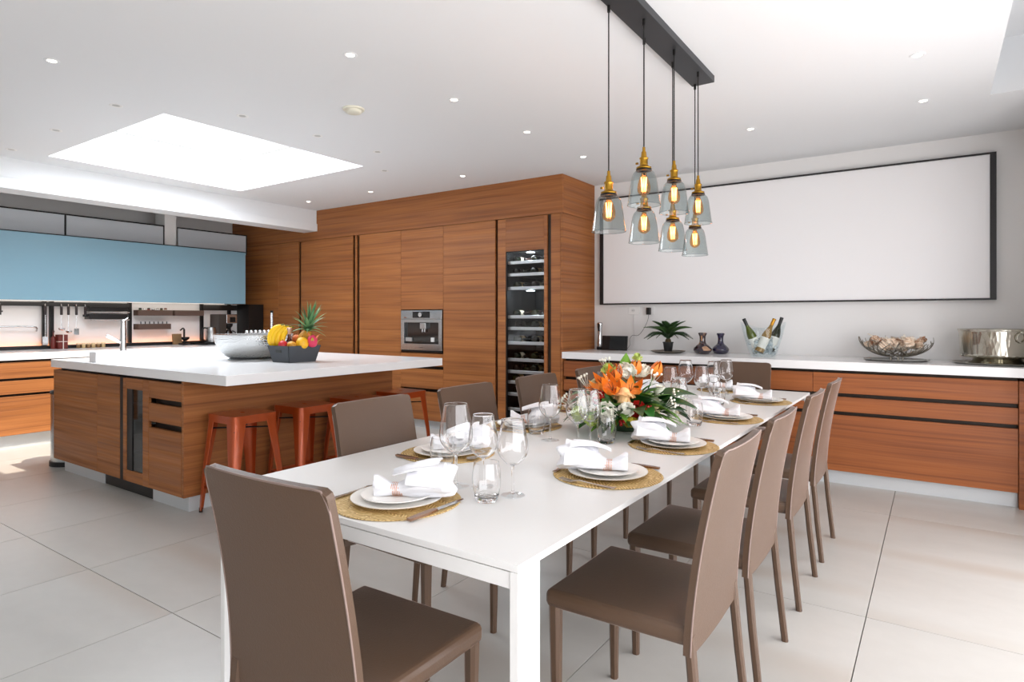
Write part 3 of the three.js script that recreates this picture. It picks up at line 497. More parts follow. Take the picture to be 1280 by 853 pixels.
// ---------------------------------------------------------------- glasses
{
  const ob = smooth([[.006, .094], [.02, .1005], [.0405, .121], [.048, .145], [.0455, .175], [.039, .21], [.0345, .236]], 26), t = .0011;
  const bowl = lathe([[0, .0925], ...ob, [.0342, .2364], ...ob.slice(3).reverse().map(([r, y]) => [Math.max(0, r - t), y + (y < .13 ? t * .8 : 0)]), [0, .1035]], 40);
  const stem = lathe([[0, .006], [.0075, .0068], ...smooth([[.0045, .014], [.0036, .045], [.0042, .085], [.006, .0938]], 18), [0, .0938]], 24);
  const foot = lathe(smooth([[.0385, .0008], [.037, .0022], [.02, .0036], [.0085, .006], [.004, .0085]], 14), 36);
  const solid = phy(0xffffff, .005, { transmission: 1, ior: 1.5, thickness: .01 });
  const ot = smooth([[.033, .003], [.038, .02], [.043, .05], [.0425, .085], [.0385, .112], [.038, .116]], 20);
  const tumb = lathe([[0, 0], [.031, 0], ...ot, [.0375, .1164], ...ot.slice(4).reverse().map(([r, y]) => [r - .0014, y]), [.032, .014], [0, .0125]], 40);
  const W = [[-1.077, -1.576, 'standing alone right of the head tumbler', 1], [-1.212, -1.603, 'half hidden behind the head tumbler', 1], [-1.29, -1.56, 'largest, beside the head napkin', 1.14], [-1.422, -2.377, 'nearest the second island side setting', 1.06], [-1.256, -2.326, 'in front of the flowers, foremost of two', 1.04], [-1.245, -2.42, 'in front of the flowers, rear of two', 1], [-1.52, -3.12, 'on the island side behind the flowers', 1.05], [-1.10, -3.14, 'beyond the flowers beside the third terrace setting', 1], [-1.384, -3.79, 'first of the far group on the island side', 1], [-1.408, -4.149, 'tallest of the far group on the island side', 1.1], [-1.244, -3.975, 'in the middle of the far group', 1], [-1.263, -4.3, 'far group, beside the fourth terrace setting', 1.05], [-1.239, -4.52, 'nearest the table end chair by the sideboard', 1.05]];
  for (const [x, z, w, s] of W) { const o = thing('wine_glass', 'clear stemmed wine glass ' + w, 'wine glass', [x, TY, z], 0, 'wine glasses'); part(o, 'bowl', bowl, solid); part(o, 'stem', stem, solid); part(o, 'foot', foot, crystal); o.scale.setScalar(s); }
  const T = [[-1.114, -1.49, 'the table head'], [-1.475, -1.705, 'the island side nearest table head'], [-1.192, -2.472, 'the terrace side before the flowers'], [-1.56, -2.48, 'the island side before the flowers'], [-1.016, -3.128, 'the terrace side beyond the flowers'], [-1.12, -3.9, 'the terrace side nearest the sideboard'], [-1.301, -4.45, 'the table end by the sideboard']];
  for (const [x, z, w] of T) { const o = thing('tumbler', 'clear stemless water tumbler near ' + w, 'tumbler', [x, TY, z], 0, 'water tumblers'); part(o, 'glass_body', tumb, solid); }
}
// ---------------------------------------------------------------- flowers
{
  const C = [-1.262, TY, -2.83];
  const o = thing('flower_arrangement', 'low table arrangement of orange lilies, white blooms and dark green leaves', 'flowers', C); o.scale.setScalar(1.06);
  const leafM = [phy(0x1f4a1c, .35), phy(0x2f6a24, .4), phy(0x6b9a35, .45), phy(0x163a18, .3)], stemM = std(0x4a7a2e, .6);
  const orange = phy(0xe8791a, .5), orange2 = phy(0xf0963a, .5), whiteP = std(0xf4f3e6, .7), cream = std(0xe9dfae, .6), green = std(0xb8cc6a, .6), red = phy(0xa8150f, .35), yell = phy(0xc9b93a, .5), peach = std(0xecc38a, .6);
  const leaf = (L, w, bend) => slab(4, 10, (u, v) => { const s = 2 * u - 1, k = Math.sin(Math.PI * Math.pow(v, .75)) * w; return V(s * k, bend * v * (1 - v) * 1.4 - .5 * bend * v * v + Math.abs(s) * k * .25, L * v); }, .0012, 1.2);
  part(o, 'bowl', lathe([[0, 0], [.07, 0], [.1, .03], [.11, .07], [.1, .075], [0, .07]], 28), std(0x33502f, .6));
  const place = (m, x, y, z, rx, ry, rz = 0) => { m.position.set(x, y, z); m.rotation.set(rx, ry, rz, 'YXZ'); return m; };
  const big = [leaf(.2, .055, .08), leaf(.16, .04, .06), leaf(.13, .028, .05)];
  for (let i = 0; i < 84; i++) { const a = i * 2.399 + rr(-.3, .3), el = rr(-.12, .5), r = rr(.06, .13), k = i % 3; place(part(o, 'leaf', big[k], leafM[i % 4 === 2 ? 2 : i % 2 ? 0 : (i % 3 ? 3 : 1)]), Math.sin(a) * r, .06 + rr(0, .05), Math.cos(a) * r * 1.25, -el, a, rr(-.4, .4)); }
  for (let i = 0; i < 16; i++) { const a = i * 2.399, el = rr(.5, 1.2); place(part(o, 'leaf', big[2], leafM[i % 3]), Math.sin(a) * .06, .12, Math.cos(a) * .08, -el, a, rr(-.6, .6)); }
  place(part(o, 'leaf', leaf(.12, .03, .02), leafM[2]), .0, .24, .0, -1.45, 0.6);
  const frondL = slab(2, 10, (u, v) => V((u - .5) * .05 * Math.sin(3.1 * v + .05) * (1 + .5 * Math.sin(v * 60)), .05 * v - .09 * v * v, .2 * v), .001, 1.2);
  for (let i = 0; i < 18; i++) { const a = i * 2.399 + .5; place(part(o, 'fern_leaf', frondL, leafM[i % 2 ? 2 : 1]), Math.sin(a) * .08, .05 + rr(0, .04), Math.cos(a) * .11, -rr(0, .25), a, rr(-.3, .3)); }
  const petal = leaf(.085, .019, -.05), stam = mg([0, 1, 2, 3, 4].map((i) => bar([0, 0, 0], [.014 * Math.cos(i * 1.256), .05, .014 * Math.sin(i * 1.256)], .0012, 4)));
  const lily = (x, y, z, rx, ry, open, m) => { const f = new THREE.Group(); f.name = 'lily'; f.position.set(x, y, z); f.rotation.set(rx, ry, 0, 'YXZ'); o.add(f); for (let i = 0; i < 6; i++) { const p = part(f, 'petal', petal, i % 2 ? m : orange); p.rotation.set(-open, i * Math.PI / 3, 0, 'YXZ'); p.scale.setScalar(i % 2 ? .9 : 1); } part(f, 'stamen', stam, std(0x6a3a12, .6)); part(f, 'stem', bar([0, 0, 0], [0, -.09, 0], .003, 5), stemM); };
  lily(-.05, .2, .12, .75, -.5, .75, orange2); lily(.07, .19, .1, .95, .5, .6, orange2); lily(.03, .25, -.03, .4, .9, 1.15, orange2); lily(.1, .24, -.09, .5, 1.2, 1.2, orange2); lily(-.09, .15, .1, 1.1, -.9, .9, orange2); lily(-.02, .23, .05, .5, -.2, .9, orange); lily(.03, .2, .2, .9, .2, .8, orange);
  // ruffled blooms: many small curled petals on a ball
  const ruff = (R, n) => { const g = [], pg = slab(3, 4, (u, v) => V((u - .5) * R * .75 * (.4 + v * .6), .12 * R * Math.sin(u * 9) * v + R * .3 * v * v, R * .62 * v), R * .03, 1.2); for (let i = 0; i < n; i++) { const y = 1 - (i + .5) / n * 1.45, r = Math.sqrt(Math.max(0, 1 - y * y)), a = i * 2.399; const m = new THREE.Matrix4().lookAt(V(r * Math.cos(a), y, r * Math.sin(a)), V(0, 0, 0), V(0, 1, .01)); const q = pg.clone().applyMatrix4(new THREE.Matrix4().makeRotationX(-.95 + .5 * (i % 3))).applyMatrix4(m); g.push(q.translate(r * Math.cos(a) * R * .45, y * R * .45, r * Math.sin(a) * R * .45)); } g.push(new THREE.IcosahedronGeometry(R * .55, 2)); return mg(g.map((q) => metric(q))); };
  const rf = ruff(.042, 46), rs = ruff(.028, 36);
  for (const [x, y, z, m, s, g] of [[.02, .285, .02, whiteP, 1, rf], [.06, .26, -.07, whiteP, .9, rf], [.005, .13, .2, whiteP, 1.15, rf], [-.05, .1, .24, whiteP, .9, rf], [-.14, .12, .14, whiteP, .9, rf], [.12, .16, -.12, whiteP, .9, rf], [.14, .11, -.04, whiteP, .8, rf], [-.1, .09, .26, green, .9, rf], [.07, .19, .17, peach, 1.1, rf], [-.04, .17, .2, whiteP, .8, rs], [-.04, .175, .185, red, 1.4, rs], [.12, .12, .14, red, 1.2, rs], [-.07, .27, .03, green, 1.2, rs], [-.12, .2, .06, cream, 1.1, rs], [.05, .33, -.02, green, .8, rs], [.15, .1, .04, cream, 1, rs], [-.16, .08, .0, whiteP, 1.1, rs], [.16, .07, -.16, whiteP, 1.2, rs], [.04, .09, .27, whiteP, 1, rs], [.03, .12, .25, whiteP, 1, rf], [-.1, .13, .2, whiteP, .9, rf], [.1, .12, .21, whiteP, .85, rf], [-.15, .07, .22, green, 1.1, rs], [-.03, .07, .3, green, 1, rs], [.11, .08, .2, yell, 1.1, rs]]) { const b = part(o, 'bloom', g, m); b.position.set(x, y, z); b.scale.setScalar(s); b.rotation.set(rr(0, 3), rr(0, 3), 0); }
  const berry = mg([0, 1, 2, 3, 4, 5, 6].map((i) => new THREE.IcosahedronGeometry(.008, 1).translate(.014 * Math.cos(i), .008 * Math.sin(i * 2.2), .014 * Math.sin(i))));
  for (const [x, y, z] of [[.12, .1, .1], [.09, .07, .22], [-.02, .12, .23], [.14, .12, .08], [-.08, .14, .17]]) { const b = part(o, 'berry_cluster', berry, red); b.position.set(x, y, z); }
  // slender filler sprays
  const spray = mg([...Array(9)].map((_, i) => { const a = i * 2.4, r = .03 * (i % 3 + 1) / 3; return mg([bar([0, 0, 0], [r * Math.cos(a), .07, r * Math.sin(a)], .0008, 4), new THREE.IcosahedronGeometry(.0055, 1).translate(r * Math.cos(a), .072, r * Math.sin(a))].map(lean)); }));
  for (const [x, y, z, rx, ry] of [[.1, .2, -.06, .5, 1], [.16, .12, -.1, .9, 1.4], [-.14, .18, .1, .5, -1], [-.1, .25, -.02, .3, -.6], [.18, .1, .02, 1, 1.6], [-.18, .1, .16, .9, -1]]) place(part(o, 'filler_spray', spray, whiteP), x, y, z, rx, ry);
}
// ---------------------------------------------------------------- on the sideboard
const SY = .958;
const hammer = tex(512, (u, v) => { let b = 9; const n = 26, x = u * n, y = v * n, i = Math.floor(x), j = Math.floor(y); for (let a = -1; a <= 1; a++) for (let c = -1; c <= 1; c++) { const p = ((i + a) % n + n) % n, q = ((j + c) % n + n) % n, dx = i + a + hash(p, q, 51) - x, dy = j + c + hash(p, q, 52) - y; b = Math.min(b, dx * dx + dy * dy); } return [255 * cl(b)]; }, [1 / 3, 1], false);
const hammered = std(0xc9c6bd, .14, { metalness: 1, bumpMap: hammer, bumpScale: .004 });
{
  let o = thing('corkscrew', 'tall chrome electric corkscrew standing against the walnut column', 'corkscrew', [-2.955, SY, -5.97]);
  part(o, 'stand', lathe([[0, 0], [.034, 0], [.034, .03], [.03, .034], [0, .034]], 24), blackM); part(o, 'body', lathe(smooth([[.024, .034], [.026, .07], [.021, .13], [.022, .19], [.028, .25], [.027, .285], [.0, .295]], 24), 24), chrome); part(o, 'grip', at(bx(-.012, .012, .2, .28, .016, .03, .004), 0, 0, 0), blackM);
  o = thing('tablet', 'black tablet standing upright against the white wall', 'tablet', [-2.77, SY, -5.93]);
  part(o, 'case', rot(bx(-.145, .145, 0, .152, -.008, .008, .004), -.12), blackM); part(o, 'glass_front', rot(bx(-.138, .138, .006, .146, .008, .0095), -.12), phy(0x1c1e20, .07)); part(o, 'stand', bx(-.06, .06, 0, .012, -.07, .02, .003), blackM);
  for (const [x, l] of [[-2.618, 'white double wall socket with nothing plugged in'], [-2.455, 'white double wall socket holding the black charger']]) { const s = thing('wall_socket', l, 'socket', [x, 1.375, -6.0998], 0, 'wall sockets under the screen'); part(s, 'cover_plate', bx(-.06, .06, -.042, .042, 0, .009, .003), paintW); part(s, 'socket_insert', at(rot(cyl(.02, 0, .003, 20), Math.PI / 2), -.01, 0, .008), std(0xdcdcda, .5)); for (const dx of [-.017, -.003]) part(s, 'pin_hole', at(rot(cyl(.003, 0, .001, 8), Math.PI / 2), dx, 0, .0112), blackM); }
  o = thing('phone_charger', 'black plug-in charger with thin cable hanging from wall socket', 'charger', [-2.445, 1.375, -6.085]);
  part(o, 'plug', bx(-.02, .02, -.045, .028, 0, .045, .005), blackM); part(o, 'cable', tube([[0, -.045, .02], [-.01, -.1, .02], [-.06, -.2, .02], [-.12, -.262, .02], [-.18, -.262, .02], [-.205, -.3, .03], [-.2, -.36, .04], [-.23, -.41, .05]], .0022, 50, 6), std(0x4a4a4c, .6));

  single('white_cable', 'thin white cable running down from empty wall socket to worktop', 'cable', tube([[-2.62, 1.335, -6.085], [-2.622, 1.2, -6.088], [-2.615, 1.05, -6.085], [-2.63, .98, -6.07], [-2.66, SY + .004, -6.03]], .0022, 30, 6), std(0xd5d6d8, .5));
  // potted cycad on a dish
  single('serving_dish', 'shallow pewter dish under the small potted palm', 'dish', lathe(smooth([[0, .006], [.1, .006], [.155, .014], [.165, .022]], 16).concat([[.163, .018], [.12, .002], [.1, 0], [0, 0]]), 48), std(0x8c8478, .3, { metalness: .8 }), [-2.14, SY, -5.8]);
  o = thing('potted_palm', 'small potted palm with feathery dark green fronds on a pewter dish', 'plant', [-2.14, SY + .0065, -5.8]);
  part(o, 'pot', lathe([[0, 0], [.037, 0], [.048, .088], [.052, .09], [.052, .1], [.046, .1], [.044, .085], [0, .085]], 28), std(0x1b1c1d, .5)); part(o, 'soil', at(cyl(.044, .08, .088, 20), 0, 0, 0), std(0x2c2118, .95)); part(o, 'trunk', lathe(smooth([[.03, .086], [.028, .11], [.02, .13], [0, .138]], 10), 14), std(0x4a3a22, .9));
  const frondM = [std(0x2c4a22, .6), std(0x3a5a2a, .6), std(0x24401f, .6)];
  const frond = (L, droop) => { const f = (t) => V(0, L * (1.0 * t - droop * t * t), L * (.35 * t + .62 * t * t)); const g = [tube([0, .2, .4, .6, .8, 1].map((t) => f(t).toArray()), .0026, 12, 5)]; const lf = slab(2, 4, (u, v) => V(.06 * v, .012 * v - .02 * v * v, (u - .5) * .011 * Math.sin(Math.PI * (.12 + .88 * v))), .0008, 1.2); for (let i = 2; i < 26; i++) for (const s of [-1, 1]) { const t = i / 26, k = Math.sin(Math.PI * (.18 + .8 * t)) * 1.05; const q = lf.clone(); q.scale(k, k, 1); q.rotateZ(.7); q.rotateY(-.6); if (s < 0) { q.scale(-1, 1, 1); const ix = q.attributes.position; for (let n = 0; n < ix.count; n += 3) { for (const A of [q.attributes.position, q.attributes.normal]) { const a = [A.getX(n), A.getY(n), A.getZ(n)]; A.setXYZ(n, A.getX(n + 1), A.getY(n + 1), A.getZ(n + 1)); A.setXYZ(n + 1, ...a); } } } const p = f(t); g.push(q.translate(p.x, p.y, p.z)); } return mg(g.map(lean)); };
  const fr = [frond(.21, .35), frond(.24, .5), frond(.24, .72)];
  for (let i = 0; i < 22; i++) { const m = part(o, 'frond', fr[i % 3], frondM[i % 3]); m.position.set(0, .12, 0); m.rotation.set(i % 3 === 0 ? -.25 : i % 3 === 2 ? .25 : 0, i * 2.399, 0, 'YXZ'); }
  // two bulbous glass bases
  const pat = tex(256, (u, v) => pn(u, v, 9, 12, 61) > .76 ? [170, 130, 96] : mix3([58, 26, 18], [30, 18, 40], pn(u, v, 4, 4, 62)), [1, 1]);
  const vase = lathe(smooth([[0, 0], [.055, .002], [.078, .025], [.083, .05], [.06, .078], [.034, .1], [.027, .13], [.029, .165], [.036, .182], [.04, .19], [.037, .2]], 40).concat([[.03, .2], [.022, .19]]), 36);
  single('hookah_vase', 'dark brown bulbous glass vase with pale scrolled pattern', 'vase', vase, phy(0xffffff, .12, { map: pat, clearcoat: 1 }), [-1.806, SY, -5.8], 0, 'bulbous vases'); single('hookah_vase', 'deep violet blue bulbous glass vase', 'vase', vase.clone().scale(.92, .98, .92), phy(0x1a1238, .06, { clearcoat: 1 }), [-1.668, SY, -5.9], 0, 'bulbous vases');
  // clear bucket with three bottles in ice
  const BX = -1.25, BZ = -5.72;
  o = thing('ice_bucket', 'clear acrylic ice bucket holding three wine bottles', 'ice bucket', [BX, SY, BZ], .6);
  part(o, 'bucket_wall', grid(48, 14, (u, v) => { const a = u * Math.PI * 2, k = Math.pow(v, .8), up = .235 + .055 * Math.cos(a) * Math.cos(a); return V(Math.cos(a) * (.105 + .09 * k), .012 + up * v, Math.sin(a) * (.085 + .045 * k)); }), phy(0xf2f7f8, .03, { transmission: 1, ior: 1.5, side: THREE.DoubleSide }));
  part(o, 'bucket_base', lathe([[0, 0], [.1, 0], [.105, .004], [.105, .012], [0, .012]], 36).scale(1, 1, .82), phy(0xf2f7f8, .05, { transmission: 1, ior: 1.4 }));
  const ice = []; for (let i = 0; i < 64; i++) { const a = rr(0, 6.28), r = Math.sqrt(rnd()), y = rr(.03, .16), k = .09 + .2 * y; ice.push(metric(rot(new RoundedBoxGeometry(.03, .03, .03, 1, .005), rr(0, 3), rr(0, 3), 0).translate(Math.cos(a) * r * k, y, Math.sin(a) * r * k * .62))); }
  const im = part(o, 'ice_cubes', mg(ice), phy(0xeef3f5, .15, { transmission: .75, ior: 1.2 })); im.userData.kind = 'stuff';
  const bot = lathe(smooth([[.034, 0], [.0375, .01], [.0375, .1], [.037, .16], [.028, .2], [.0165, .235], [.0138, .262]], 30), 28), neck = lathe([[.0142, .235], [.0146, .302], [.0158, .304], [.0158, .316], [0, .318]], 20), lab = new THREE.CylinderGeometry(.0378, .0378, .1, 28, 1, true).translate(0, .085, 0);
  const foils = [std(0x0d100c, .4), std(0xb8862a, .3, { metalness: .8 }), std(0x141414, .4)], bodies = [phy(0x55601f, .08), phy(0x8a6a2a, .1), phy(0x262b18, .1)];
  [[-.035, .0, .44, 0, 'green wine bottle with dark neck leaning out of the ice bucket'], [-.04, .05, -.44, 0, 'golden wine bottle with gold foil neck in the ice bucket'], [.06, -.03, -.35, 0, 'dark wine bottle with black neck in the ice bucket']].forEach(([dx, dz, tilt, t2, l], i) => {
    const b = thing('white_wine_bottle', l, 'bottle', [BX + dx * .825 + dz * .3, SY + .045, BZ - dx * .565 + dz], 0, 'bottles in the ice bucket'); b.rotation.set(t2, .6, tilt, 'YXZ'); part(b, 'bottle', bot, bodies[i]); part(b, 'foil', neck, foils[i]); part(b, 'paper_label', lab, std(0xe6e4dc, .7));
  });
  // wire bowl of shells
  const SX = -.26, SZ = -5.79;
  single('silver_tray', 'round silver tray under the shell bowl', 'tray', lathe([[0, .004], [.2, .004], [.222, .009], [.226, .012], [.226, .009], [.2, 0], [0, 0]], 56), std(0xa8a7a2, .16, { metalness: 1 }), [SX, SY, SZ], 0, 'silver trays');
  o = thing('wire_bowl', 'shallow silver bowl woven from metal twigs, full of seashells', 'bowl', [SX, SY + .004, SZ]);
  const bp = (a, t) => { const r = .05 + .215 * Math.sin(t * 1.45); return [Math.cos(a) * r, .028 + .15 * Math.pow(t, 1.7), Math.sin(a) * r]; };
  const twigM = std(0xa09b90, .3, { metalness: 1 });
  for (let i = 0; i < 120; i++) { const a = i * 2.399, t0 = rr(-.05, .5), d = rr(-.7, .7), L = rr(.35, .6), pts = []; for (let k = 0; k <= 5; k++) pts.push(bp(a + d * k / 5, Math.max(0, t0 + L * k / 5))); part(o, 'twig', tube(pts, rr(.0022, .0038), 10, 5), twigM); }
  for (let i = 0; i < 5; i++) part(o, 'foot', at(cyl(.006, 0, .03, 8), .045 * Math.cos(i * 1.256), 0, .045 * Math.sin(i * 1.256)), twigM);
  const scal = grid(30, 12, (u, v) => { const a = (u - .5) * 2.6, r = .06 * v * (1 - .12 * Math.abs(u - .5)); return V(Math.sin(a) * r, .024 * Math.sin(v * 2.4) + .0022 * Math.cos(u * 70) * v, Math.cos(a) * r); });
  const whelk = (() => { const secs = []; for (let k = 0; k <= 30; k++) { const t = k / 30, R = .03 * Math.sin(Math.PI * Math.pow(t, .7)) * (1 + .18 * Math.sin(t * 40)) + .002, o2 = []; for (let i = 0; i < 14; i++) { const a = i / 14 * 6.283; o2.push(V(Math.cos(a) * R + .006 * Math.cos(t * 22), t * .11 - .055, Math.sin(a) * R * .9 + .006 * Math.sin(t * 22))); } secs.push(o2); } return loft(secs, 1.2); })();
  const shellT = (a, b, s) => tex(128, (u, v) => mix3(a, b, cl(1.4 * pn(u, v, 3, 16, s) - .2)), [.2, .06]);
  const sm = [phy(0xffffff, .4, { map: shellT([240, 228, 210], [200, 168, 140], 71), side: THREE.DoubleSide }), phy(0xffffff, .4, { map: shellT([246, 240, 228], [216, 198, 176], 72), side: THREE.DoubleSide }), phy(0xffffff, .35, { map: shellT([140, 84, 54], [234, 214, 190], 73), side: THREE.DoubleSide })];
  const kinds = ['pale fan shaped seashell', 'cream fan shaped seashell', 'brown fan shaped seashell', 'pale pointed whelk seashell', 'cream pointed whelk seashell', 'brown pointed whelk seashell'];
  for (let i = 0; i < 32; i++) { const a = i * 2.399, r = .19 * Math.sqrt((i + .5) / 32), w = (i * 5) % 7 < 3; const y = .082 + .07 * (r / .185) ** 2 * .8 + .05 * (1 - r / .185) + rr(-.01, .03); const m = single('seashell', kinds[(w ? 3 : 0) + i % 3] + ' heaped in the twig bowl', 'shell', w ? whelk : metric(scal.clone()), sm[i % 3], [SX + Math.cos(a) * r, SY + y, SZ + Math.sin(a) * r], 0, 'seashells in the twig bowl'); m.rotation.set(rr(-1.2, 1.2), rr(0, 6.28), rr(-1.2, 1.2)); m.scale.setScalar(rr(.8, 1.15)); }
  // silver wine cooler
  const CX = .372, CZ = -5.78;
  single('silver_tray', 'wide round silver tray under the silver wine cooler', 'tray', lathe([[0, .004], [.24, .004], [.262, .01], [.27, .014], [.27, .01], [.24, 0], [0, 0]], 56), std(0xb5b2a8, .14, { metalness: 1 }), [CX, SY, CZ], 0, 'silver trays');
  o = thing('wine_cooler', 'large hammered silver wine cooler with ring handles on a tray', 'wine cooler', [CX, SY + .004, CZ]);
  const pewter = std(0xc6c2b6, .17, { metalness: 1, bumpMap: hammer, bumpScale: .0018 });
  part(o, 'vessel', lathe([[0, .045], [.2, .045], [.22, .052], [.226, .07], [.232, .235], [.238, .242], [.24, .25], [.236, .254], [.228, .25], [.222, .235], [.216, .07], [0, .06]], 64), pewter); part(o, 'foot_ring', lathe([[.14, .045], [.15, .02], [.19, .004], [.2, 0], [.12, 0], [.12, .045]], 48), std(0xc6c2b6, .16, { metalness: 1 }));
  for (const a of [.55, 3.7]) { const hd = new THREE.TorusGeometry(.036, .0045, 8, 28); hd.rotateY(a); part(o, 'ring_handle', hd.translate(Math.sin(a) * .244, .195, Math.cos(a) * .244), std(0xc6c2b6, .18, { metalness: 1 })); part(o, 'handle_boss', new THREE.IcosahedronGeometry(.012, 2).translate(Math.sin(a) * .238, .232, Math.cos(a) * .238), std(0xc6c2b6, .2, { metalness: 1 })); }
}
// ---------------------------------------------------------------- on the island
{
  const IY = .945;
  let o = thing('steel_bowl', 'large hammered steel bowl on the island top', 'bowl', [-4.82, IY, -3.12]);
  const speck = std(0xc6c8c8, .2, { metalness: 1, bumpMap: hammer.clone(), bumpScale: .003 }); speck.bumpMap.repeat.set(6, 2);
  part(o, 'bowl_wall', lathe(smooth([[0, .012], [.17, .014], [.24, .05], [.29, .12], [.318, .205], [.32, .212]], 30).concat([[.316, .212], [.285, .122], [.235, .055], [.165, .022], [0, .02]]), 64), speck); part(o, 'foot_ring', lathe([[.2, 0], [.205, .004], [.19, .014], [.16, .014], [.18, 0]], 48), steel);
  const bM = std(0x43474c, .75), B = [-4.27, IY, -3.125];
  o = thing('fruit_basket', 'dark grey tapered fruit basket with handle slots on the island', 'basket', B);
  const ring = (y, a, b) => [[-a, -b], [a, -b], [a, b], [-a, b]].map(([x, z]) => V(x, y, z)).reverse();
  part(o, 'base', bx(-.098, .098, 0, .008, -.118, .118), bM);
  const side = (a0, b0, a1, b1, s, ax) => { const t = .006, q = (x, y, z) => V(x, y, z); return ax ? loft([[q(s * a0, 0, -b0), q(s * (a0 - t), 0, -b0), q(s * (a0 - t), 0, b0), q(s * a0, 0, b0)], [q(s * a1, .132, -b1), q(s * (a1 - t), .132, -b1), q(s * (a1 - t), .132, b1), q(s * a1, .132, b1)]].map((r) => s > 0 ? r : r.reverse()), .3) : loft([[q(-a0, 0, s * b0), q(-a0, 0, s * (b0 - t)), q(a0, 0, s * (b0 - t)), q(a0, 0, s * b0)], [q(-a1, .132, s * b1), q(-a1, .132, s * (b1 - t)), q(a1, .132, s * (b1 - t)), q(a1, .132, s * b1)]].map((r) => s < 0 ? r : r.reverse()), .3); };
  for (const s of [-1, 1]) part(o, 'side', side(.105, .125, .135, .155, s, true), bM);
  for (const s of [-1, 1]) { const e = part(o, 'end', side(.105, .125, .135, .155, s, false), bM); part(e, 'handle_slot', rot(bx(-.035, .035, -.012, .012, -.004, .004, .003), -s * -.22).translate(0, .09, s * .1465), blackM); }
  // fruit: R is the direction along the basket's picture width
  const P = (r, y, d = 0) => [B[0] + .825 * r + .565 * d, IY + y, B[2] - .565 * r + .825 * d];
  const yel = phy(0xf2c414, .45);
  const ban = (k) => { const secs = []; for (let j = 0; j <= 14; j++) { const t = j / 14, a = -1.0 + 2.0 * t, r = .019 * Math.min(1, .35 + 3 * t, .3 + 3.2 * (1 - t)); const c = V(.0, .105 * Math.cos(a) - .06, .105 * Math.sin(a)), o2 = []; for (let i = 0; i < 8; i++) { const b = i / 8 * 6.283; o2.push(V(c.x + Math.cos(b) * r, c.y + Math.sin(b) * r * Math.cos(a), c.z + Math.sin(b) * r * Math.sin(a))); } secs.push(o2); } return loft(secs, .9); };
  const bg = ban();
  for (let i = 0; i < 4; i++) { const m = thing('banana', ['ripe yellow banana at outer end of the basket bunch', 'ripe yellow banana second in the basket bunch', 'ripe yellow banana third in the basket bunch', 'ripe yellow banana innermost, beside the small bottle'][i], 'banana', P(-.135 + .024 * i, .205 - .006 * i, .02 - .014 * i), 0, 'bananas in the fruit basket'); part(m, 'skin', bg, yel); part(m, 'stalk', bar([0, .0, -.088], [0, -.022, -.1], .006, 6), std(0x6b6a22, .7)); m.rotation.set(1.25 - .03 * i, -.75 + .3 * i, 0, 'YXZ'); m.scale.setScalar(1.08); }
  o = thing('pineapple', 'ripe pineapple with tall green crown in the fruit basket', 'pineapple', P(.055, .085, -.04)); o.rotation.set(-.1, 0, -.22); o.scale.setScalar(1.12);
  const pb = grid(40, 24, (u, v) => { const a = u * 6.2832, t = v, r = (.055 * Math.pow(Math.sin(Math.PI * (.06 + .88 * t)), .55)) * (1 + .07 * Math.abs(Math.sin(5 * a + t * 18) * Math.sin(5 * a - t * 18))); return V(Math.cos(a) * r, .15 * t, -Math.sin(a) * r); }); part(o, 'fruit_body', pb, std(0xc58a22, .6));
  const cl_ = (L, w, bend) => slab(3, 7, (u, v) => { const s = 2 * u - 1, k = w * (1 - Math.pow(v, 1.6)); return V(s * k, L * v - bend * .3 * v * v, bend * v * v + .3 * k * (s * s)); }, .0018, 1.2);
  const cm = [std(0x5c8a5a, .55), std(0x7aa56f, .55), std(0x3f6b3f, .55)]; for (let i = 0; i < 34; i++) { const k = i / 34, m = part(o, 'crown_leaf', cl_(.12 + .11 * k, .014, .09 * (1.25 - k)), cm[i % 3]); m.position.set(0, .145 + .02 * k, 0); m.rotation.set(.75 * (1 - k) + .05, i * 2.399, 0, 'YXZ'); }
  const ball = (name, l, cat, p, r, m, sx = 1, sy = 1) => { const g = new THREE.IcosahedronGeometry(r, 4), q = g.attributes.position; for (let i = 0; i < q.count; i++) { const k = 1 + .03 * Math.sin(q.getX(i) * 90) * Math.sin(q.getY(i) * 80 + 1); q.setXYZ(i, q.getX(i) * k * sx, q.getY(i) * k * sy, q.getZ(i) * k); } const t = thing(name, l, cat, p); part(t, 'skin', toCreasedNormals(g, 1.2), m); part(t, 'stalk', cyl(.003, r * sy * .95, r * sy + .008, 6), std(0x4a3a1c, .8)); return t; };
  ball('melon', 'round yellow melon in front of the pineapple', 'fruit', P(.085, .15, .06), .05, phy(0xeeb41a, .4)); ball('mandarin', 'small amber mandarin at the basket rim', 'fruit', P(.01, .135, .09), .036, phy(0xd99a30, .45), 1.1, .9); ball('apple', 'small red apple at the basket rim', 'fruit', P(-.06, .138, .09), .036, phy(0xc8262c, .3)); ball('peach', 'orange peach behind the small bottle', 'fruit', P(.0, .18, -.05), .036, phy(0xd8702a, .5)); ball('plum', 'dark plum under the bananas', 'fruit', P(-.03, .13, .05), .034, phy(0x4a1c2c, .35)); ball('passion_fruit', 'olive passion fruit low in the basket beside the pineapple', 'fruit', P(.05, .06, .04), .04, phy(0x8a7a3a, .5));
